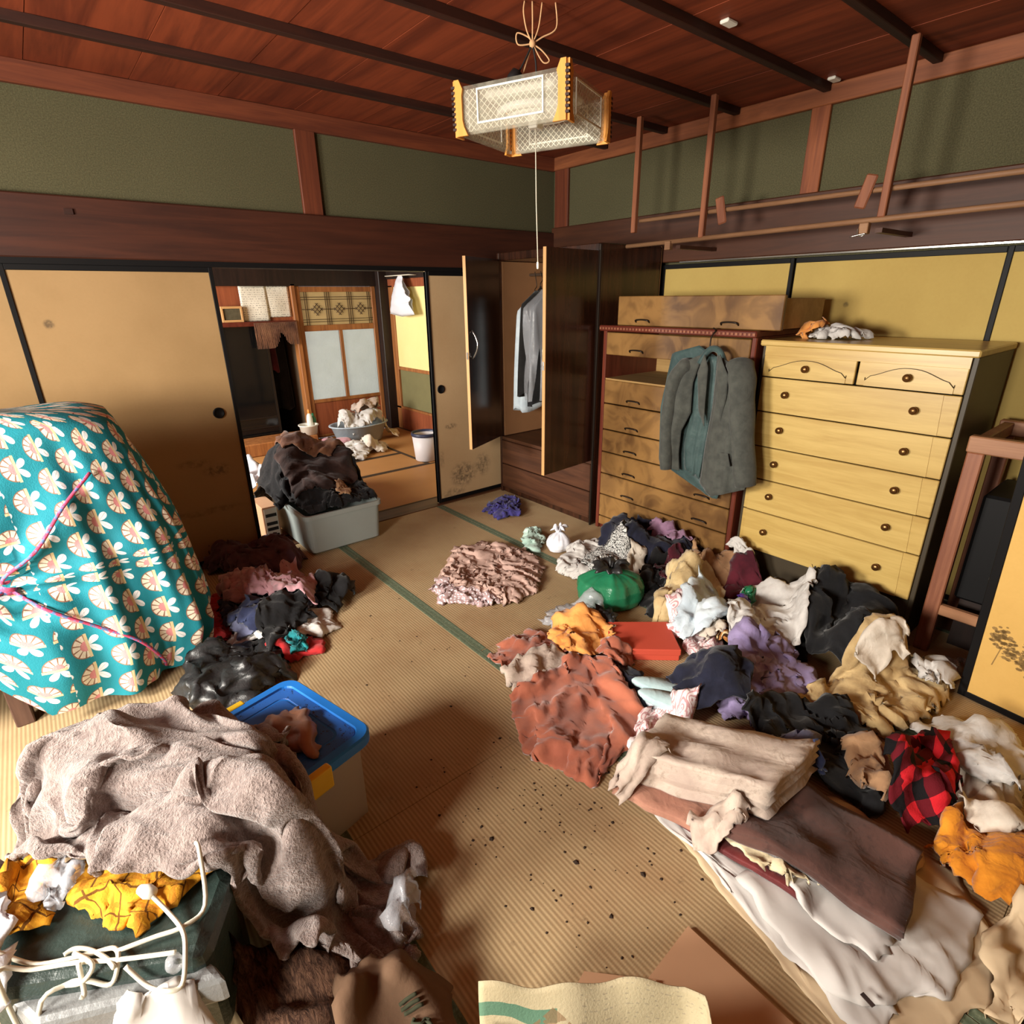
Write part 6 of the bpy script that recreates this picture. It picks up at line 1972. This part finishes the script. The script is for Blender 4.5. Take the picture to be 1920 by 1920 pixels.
C('white_shirt', 'white shirt with crisp folds on top, next to the plaid shirt', 'shirt', MAT['white_c'], [(2.128, 0.370), (2.052, 0.282), (2.071, 0.125), (2.080, 0.072), (2.275, 0.048), (2.426, 0.173), (2.430, 0.304), (2.298, 0.357)], 1.25, 1.3, 0.05, res=0.016, seed=138, amp=0.045, wl=0.12, ang=0.75)
C('plaid_shirt', 'red and black buffalo plaid flannel shirt bunched on the pile', 'shirt', MAT['plaid'], [(1.846, 0.347), (1.725, 0.285), (1.723, 0.219), (1.820, 0.151), (2.006, 0.178), (2.154, 0.268), (2.109, 0.356), (1.974, 0.370)], 1.18, 1.18, 0.13, res=0.014, seed=139, amp=0.03, wl=0.14)
C('mustard_sweater', 'mustard orange knit sweater below the plaid shirt', 'sweater', MAT['mustard'], [(1.728, 0.173), (1.676, 0.087), (1.682, 0.003), (1.719, -0.102), (1.979, -0.059), (1.984, 0.042), (1.917, 0.149)], 1.25, 1.25, 0.08, seed=140, amp=0.05, wl=0.15)
C('grey_plastic_wrap', 'crumpled greyish plastic wrapping next to the mustard sweater', 'plastic wrap', MAT['offwhite'], [(1.918, 0.170), (1.837, 0.089), (1.842, 0.027), (1.951, -0.007), (2.059, 0.026), (2.052, 0.111)], 1.3, 1.3, 0.05, res=0.014, thick=0.002, seed=141, amp=0.04, wl=0.09)
C('brown_paper', 'dim brown paper scraps at the corner beside the mustard sweater', 'paper', MAT['kraft_pale'], [(1.551, -0.006), (1.369, -0.068), (1.385, -0.159), (1.678, -0.111), (1.719, -0.038)], 1.06, 1.06, 0.02, thick=0.002, seed=142, amp=0.03, wl=0.2)
C('crinkled_foil', 'crinkled silvery plastic on the floor between stand and leaning door', 'plastic', MAT['clearbag'], [(2.866, 0.456), (2.770, 0.399), (2.832, 0.367), (2.963, 0.390)], 1.3, 1.3, 0.02, res=0.012, thick=0.002, seed=143, amp=0.02, wl=0.06)

# crumbs and dirt specks on the worn tatami
rd_ = np.random.default_rng(77)
V, Fc = [], []
for k in range(190):
    t = rd_.uniform()
    cx_, cy_ = (0.55+0.75*rd_.uniform()+0.1, 0.45+0.95*rd_.uniform())
    if k < 40: cx_, cy_ = rd_.normal(0.95, 0.12), rd_.normal(1.05, 0.08)
    if k > 150: cx_, cy_ = 0.7+rd_.uniform()*0.7, 1.4+rd_.uniform()*1.5
    if hsample(HM, np.array([cx_]), np.array([cy_]))[0] > 0.01: continue
    rr_ = rd_.uniform(0.0015, 0.0055) if k % 9 else rd_.uniform(0.005, 0.010)
    b = len(V)
    for i in range(5):
        a = 2*PI*i/5+t*6
        V.append((cx_+rr_*math.cos(a)*rd_.uniform(0.5, 1.3), cy_+rr_*math.sin(a)*rd_.uniform(0.5, 1.3), 0.0008))
    V.append((cx_, cy_, 0.0008+rr_*0.5))
    for i in range(5): Fc.append((b+i, b+(i+1) % 5, b+5))
tag(mobj('floor_crumbs', V, Fc, plain('dark_crumbs', (46, 32, 22), 0.9)), 'dark crumbs and dirt specks scattered over the bare tatami', 'debris', None, 'stuff')


# ------------------------------------------------------------------ grey crate of dark clothes in the doorway
cr = thing('grey_crate', 'grey plastic crate full of dark clothes standing in the doorway', 'crate', (1.36, 3.79, 0))
x0, x1, y0, y1, zt = 1.10, 1.62, 3.43, 4.15, 0.285
rings = []
for (ins, z) in ((0.035, 0.004), (0.012, 0.02), (0.0, zt-0.03), (-0.012, zt-0.03), (-0.012, zt), (0.004, zt), (0.02, 0.03)):
    w2, h2 = (x1-x0)/2-ins, (y1-y0)/2-ins
    rings.append([((x0+x1)/2+a, (y0+y1)/2+b, z) for a, b in rrect(w2, h2, 0.04, 5)])
loft('crate_body', rings, MAT['greycrate'], cr, None, True, False)
stamp_poly([(x0+.02, y0+.02), (x1-.02, y0+.02), (x1-.02, y1-.02), (x0+.02, y1-.02)], 0.275)
stamp_poly([(x0-.02, y0-.02), (x1+.02, y0-.02), (x1+.02, y1+.02), (x0-.02, y1+.02)], 0.287)
C('dark_clothes', 'black clothes packed at the back of the crate, spilling into next room', 'garment', MAT['black_c'], [(1.05, 3.75), (1.62, 3.75), (1.78, 4.3), (1.75, 4.8), (1.35, 4.95), (1.0, 4.7), (0.98, 4.2)], 1.2, 1.2, 0.22, res=0.02, seed=150, amp=0.05, wl=0.25)
C('black_sweatshirt', 'black garment hanging over the front rim of the grey crate', 'garment', MAT['black_w'], [(1.14, 3.47), (1.36, 3.455), (1.60, 3.47), (1.63, 3.75), (1.62, 4.1), (1.2, 4.1), (1.08, 3.8)], 1.25, 1.25, 0.08, seed=151, amp=0.05, wl=0.15)
C('dark_brown_sweater', 'dark brown sweater lying over the clothes in the grey crate', 'sweater', MAT['brown_d'], [(1.12, 3.62), (1.35, 3.56), (1.58, 3.66), (1.62, 3.95), (1.4, 4.1), (1.14, 3.98)], 1.2, 1.2, 0.03, seed=152, amp=0.04)
C('brown_cardigan', 'brown and tan cardigan on top of the dark clothes heap', 'cardigan', MAT['brown_c'], [(1.18, 3.95), (1.45, 3.82), (1.74, 4.02), (1.78, 4.35), (1.5, 4.62), (1.2, 4.5)], 1.25, 1.2, 0.06, res=0.02, seed=153, amp=0.05, wl=0.18)
C('maroon_brown_top', 'dark reddish brown top crowning the clothes heap in the doorway', 'garment', MAT['brown_d'], [(1.25, 4.4), (1.55, 4.3), (1.78, 4.5), (1.7, 4.85), (1.4, 4.95), (1.15, 4.75)], 1.25, 1.2, 0.10, res=0.02, seed=154, amp=0.05, wl=0.16)
C('tan_tag_cloth', 'little tan cloth patch on the black garment in the crate', 'cloth', MAT['tan_c'], [(1.36, 3.49), (1.42, 3.47), (1.44, 3.58), (1.38, 3.60)], 1.1, 1.1, 0.01, res=0.01, seed=155, amp=0.01, wl=0.05)
C('plastic_carrier', 'white plastic carrier bag behind the dark clothes heap', 'plastic bag', MAT['whitebag'], [(1.08, 4.75), (1.3, 4.8), (1.35, 5.1), (1.15, 5.25), (1.0, 5.05)], 1.3, 1.3, 0.25, seed=156, thick=0.003, amp=0.05, wl=0.1)
# small printed carton behind the sliding door
bx_ = thing('small_carton', 'small printed carton squeezed between grey crate and sliding door', 'carton', (1.0, 3.98, 0.0))
box('carton_body', (0.955, 3.86, 0.0), (1.06, 4.12, 0.26), MAT['kraft'], bx_, 0.004)
box('carton_label', (0.965, 3.855, 0.02), (1.05, 3.8605, 0.25), MAT['white'], bx_)
for z in (0.04, 0.09, 0.13, 0.19):
    box('label_print', (0.972, 3.852, z), (1.043, 3.8555, z+0.022), MAT['cordblack'], bx_)

# ------------------------------------------------------------------ things in the next room
wbn = thing('waste_bin', 'round white bin with a navy rim standing on the next room floor', 'bin', (2.93, 5.0, 0))
lathe('bin_body', [(0.0, 0.003), (0.105, 0.003), (0.112, 0.01), (0.135, 0.27), (0.128, 0.27), (0.10, 0.02), (0.0, 0.015)], (2.93, 5.0, 0), MAT['binwhite'], wbn, 36)
lathe('bin_rim', [(0.130, 0.262), (0.142, 0.262), (0.144, 0.275), (0.140, 0.295), (0.131, 0.295), (0.129, 0.27)], (2.93, 5.0, 0), MAT['navyrim'], wbn, 36)
lt = thing('laundry_tub', 'pale blue-grey plastic tub heaped with white laundry by the glazed door', 'tub', (2.78, 6.25, 0))
lathe('tub_body', [(0.0, 0.004), (0.20, 0.004), (0.21, 0.01), (0.265, 0.20), (0.285, 0.205), (0.285, 0.215), (0.255, 0.215), (0.20, 0.02), (0.0, 0.015)], (2.78, 6.25, 0), MAT['tub'], lt, 40, (1.25, 0.85))
stamp_poly([(2.78+0.30*math.cos(t), 6.25+0.20*math.sin(t)) for t in np.linspace(0, 6.2, 16)], 0.19)
C('laundry', 'white laundry heaped in the pale tub', 'laundry', MAT['white_c'], [(2.5, 6.2), (2.62, 6.06), (2.85, 6.04), (3.05, 6.15), (3.05, 6.35), (2.85, 6.44), (2.6, 6.4)], 1.4, 1.4, 0.14, seed=160, amp=0.06, wl=0.12)
C('grey_laundry', 'grey cloth on top of the laundry in the tub', 'laundry', MAT['greige'], [(2.75, 6.2), (2.9, 6.12), (3.04, 6.2), (3.02, 6.36), (2.85, 6.4), (2.75, 6.34)], 1.35, 1.35, 0.10, seed=161, amp=0.05, wl=0.12)
C('white_towel_floor', 'white towel dropped on the next room floor in front of the tub', 'towel', MAT['white_c'], [(2.22, 5.55), (2.40, 5.42), (2.62, 5.62), (2.72, 5.8), (2.55, 5.95), (2.3, 5.85)], 1.35, 1.35, 0.08, seed=162, amp=0.06, wl=0.14)
C('grey_cloth_floor', 'greyish cloth crumpled beside the white towel in next room', 'cloth', MAT['offwhite'], [(2.55, 5.62), (2.74, 5.55), (2.86, 5.72), (2.76, 5.88), (2.6, 5.85)], 1.35, 1.35, 0.07, seed=163, amp=0.04, wl=0.12)
C('cream_ball', 'small cream cloth on the floor at the right of laundry tub', 'cloth', MAT['cream'], [(3.05, 6.12), (3.2, 6.08), (3.26, 6.2), (3.15, 6.28), (3.06, 6.22)], 1.3, 1.3, 0.06, seed=164, amp=0.02, wl=0.1)
C('pink_cloth', 'pinkish cloth lying at the left of laundry tub', 'cloth', MAT['pink_c'], [(2.2, 6.02), (2.42, 5.9), (2.6, 6.0), (2.48, 6.15), (2.25, 6.2)], 1.25, 1.25, 0.08, seed=165, amp=0.03, wl=0.12)
stp = tag(box('wooden_step', (1.45, 6.30, 0.0), (2.30, 6.66, 0.14), MAT['lightwood'], None, 0.01), 'low pale wooden step in front of the dark glass door', 'step')
bo = thing('squeeze_bottle', 'white squeeze bottle with orange cap beside a green one by the glazed door', 'bottle', (2.28, 6.45, 0.14))
lathe('bottle_body', [(0, 0.14), (0.032, 0.14), (0.034, 0.15), (0.034, 0.30), (0.028, 0.34), (0.012, 0.365), (0.0, 0.366)], (2.28, 6.45, 0), MAT['white'], bo, 20)
lathe('bottle_cap', [(0.013, 0.362), (0.012, 0.40), (0.005, 0.41), (0, 0.41)], (2.28, 6.45, 0), MAT['orange_c'], bo, 16)
go = tag(lathe('green_bottle', [(0, 0.14), (0.03, 0.14), (0.032, 0.15), (0.032, 0.29), (0.014, 0.32), (0.012, 0.35), (0, 0.352)], (2.34, 6.50, 0), MAT['greenbag'], None, 20), 'green bottle standing behind the white squeeze bottle', 'bottle')
tbw = tag(lathe('white_tub', [(0, 0.141), (0.085, 0.141), (0.10, 0.235), (0.112, 0.24), (0.112, 0.25), (0.094, 0.25), (0.08, 0.155), (0, 0.15)], (2.24, 6.40, 0), MAT['white'], None, 28), 'small white plastic basin on the wooden step', 'basin')
# dark clothes in the passage, bead fringe, papers on the boards
hung('passage_coat', 'dark coat hanging in the dark passage left of glazed door', 'coat', MAT['black_w'], 2.22, 7.05, 1.32, 0.35, 0.085, 0.06, 15, False)
hung('passage_red_garment', 'dark red garment hanging in the dark passage beside the coat', 'garment', MAT['maroon'], 2.12, 6.98, 1.22, 0.80, 0.055, 0.04, 16, False)
r_ = np.random.default_rng(9)
lst = []
for k in range(46):
    t = k/45
    x = 1.90+0.45*t
    ln = (0.27 if k < 26 else 0.24)-0.13*math.exp(-((t-0.60)/0.11)**2)
    lst.append([(x, 6.64, 1.35), (x+r_.normal(0, 0.002), 6.635, 1.35-ln*0.5), (x+r_.normal(0, 0.003), 6.637, 1.35-ln)])
fr_ = tubes('bead_fringe', lst, 0.0042, MAT['brown_c'], None, 5)
tag(fr_, 'brown bead fringe curtain hanging below the shelf in the next room', 'bead curtain', None, 'stuff')
for (n, lab, xa, xb, za, zb, dy) in (('calendar', 'wall calendar page with ringed figures hanging by the glazed door', 2.09, 2.34, 1.40, 1.72, 6.722), ('calendar', 'large blank-looking wall calendar hanging on red boards', 1.82, 2.10, 1.365, 1.72, 6.718)):
    P = np.zeros((12, 14, 3))
    for i in range(12):
        for j in range(14):
            u, v = i/11, j/13
            P[i, j] = (xa+(xb-xa)*u, dy-0.012*math.sin(PI*v*1.3)*(0.5+0.5*math.sin(5*u+xa*9)), za+(zb-za)*v)
    e = grid_obj(n, P, MAT['calendar'], None, np.stack(np.meshgrid(np.linspace(0, xb-xa, 12), np.linspace(0, zb-za, 14), indexing='ij'), -1), 0.002, 0, lab, 'calendar')
pf = thing('picture_frame', 'small pale-framed dark photograph standing on the shelf rail', 'picture frame', (1.71, 6.69, 1.362))
for lo, hi in (((1.605, 1.362), (1.625, 1.52)), ((1.795, 1.362), (1.815, 1.52)), ((1.625, 1.362), (1.795, 1.385)), ((1.625, 1.497), (1.795, 1.52))):
    box('frame_bar', (lo[0], 6.675, lo[1]), (hi[0], 6.70, hi[1]), MAT['edge'], pf, 0.002)
box('photograph', (1.625, 6.688, 1.385), (1.795, 6.695, 1.497), plain('old_photo', (84, 78, 60), 0.5, 0, 0.3, 0.5, 30), pf)
# white plastic bag hanging on a hanger bar
hb = thing('hanging_bag', 'white plastic bag hanging from a thin rod beside the yellow wall', 'plastic bag', (3.40, 6.2, 1.4))
wb_ = [(6.107, 1.808), (6.247, 1.574), (6.382, 1.397), (6.130, 1.378), (5.838, 1.394), (5.863, 1.545), (6.022, 1.740)]
panel('bag_sheet', [(3.38, y, z) for y, z in [(6.130, 1.820), (6.273, 1.574), (6.380, 1.409), (6.105, 1.379), (5.825, 1.406), (5.884, 1.561), (6.057, 1.817)]], MAT['whitebag'], hb, -0.06, 0, 0.008, 6, 3, 18, 22, 0.002, corners=[0, 2, 4, 6], flip=True)
panel('bag_back', [(3.40, y, z) for y, z in [(6.166, 1.821), (6.310, 1.574), (6.418, 1.408), (6.141, 1.377), (5.859, 1.405), (5.919, 1.561), (6.093, 1.819)]], MAT['whitebag'], hb, 0.03, 0, 0.005, 6, 4, 18, 22, 0.002, corners=[0, 2, 4, 6])
rd = [(6.434, 1.818), (5.903, 1.818)]
tag(tube('short_rod', [(3.52, rd[0][0], rd[0][1]), (3.38, *rd[0]), (3.38, *rd[1]), (3.52, rd[1][0], rd[1][1])], 0.006, MAT['cordwhite']), 'thin pale rod from which the white plastic bag hangs', 'rod')
# cloth on the maple chest
HM[:] = 0
stamp_poly([(2.9, 0.5), (3.6, 0.5), (3.6, 1.7), (2.9, 1.7)], 1.363)
C('small_cloth', 'white and orange cloth crumpled on top of the maple chest', 'cloth', MAT['white_c'], [(3.10, 1.36), (3.12, 1.28), (3.16, 1.17), (3.28, 1.15), (3.32, 1.27), (3.26, 1.39), (3.16, 1.41)], 1.3, 1.3, 0.035, res=0.013, seed=170, amp=0.03, wl=0.08)
C('orange_scrap', 'small orange and pink scrap beside the white cloth on maple chest', 'cloth', MAT['orange_c'], [(3.10, 1.40), (3.14, 1.34), (3.22, 1.36), (3.20, 1.44)], 1.3, 1.3, 0.02, res=0.012, seed=171, amp=0.02, wl=0.06)
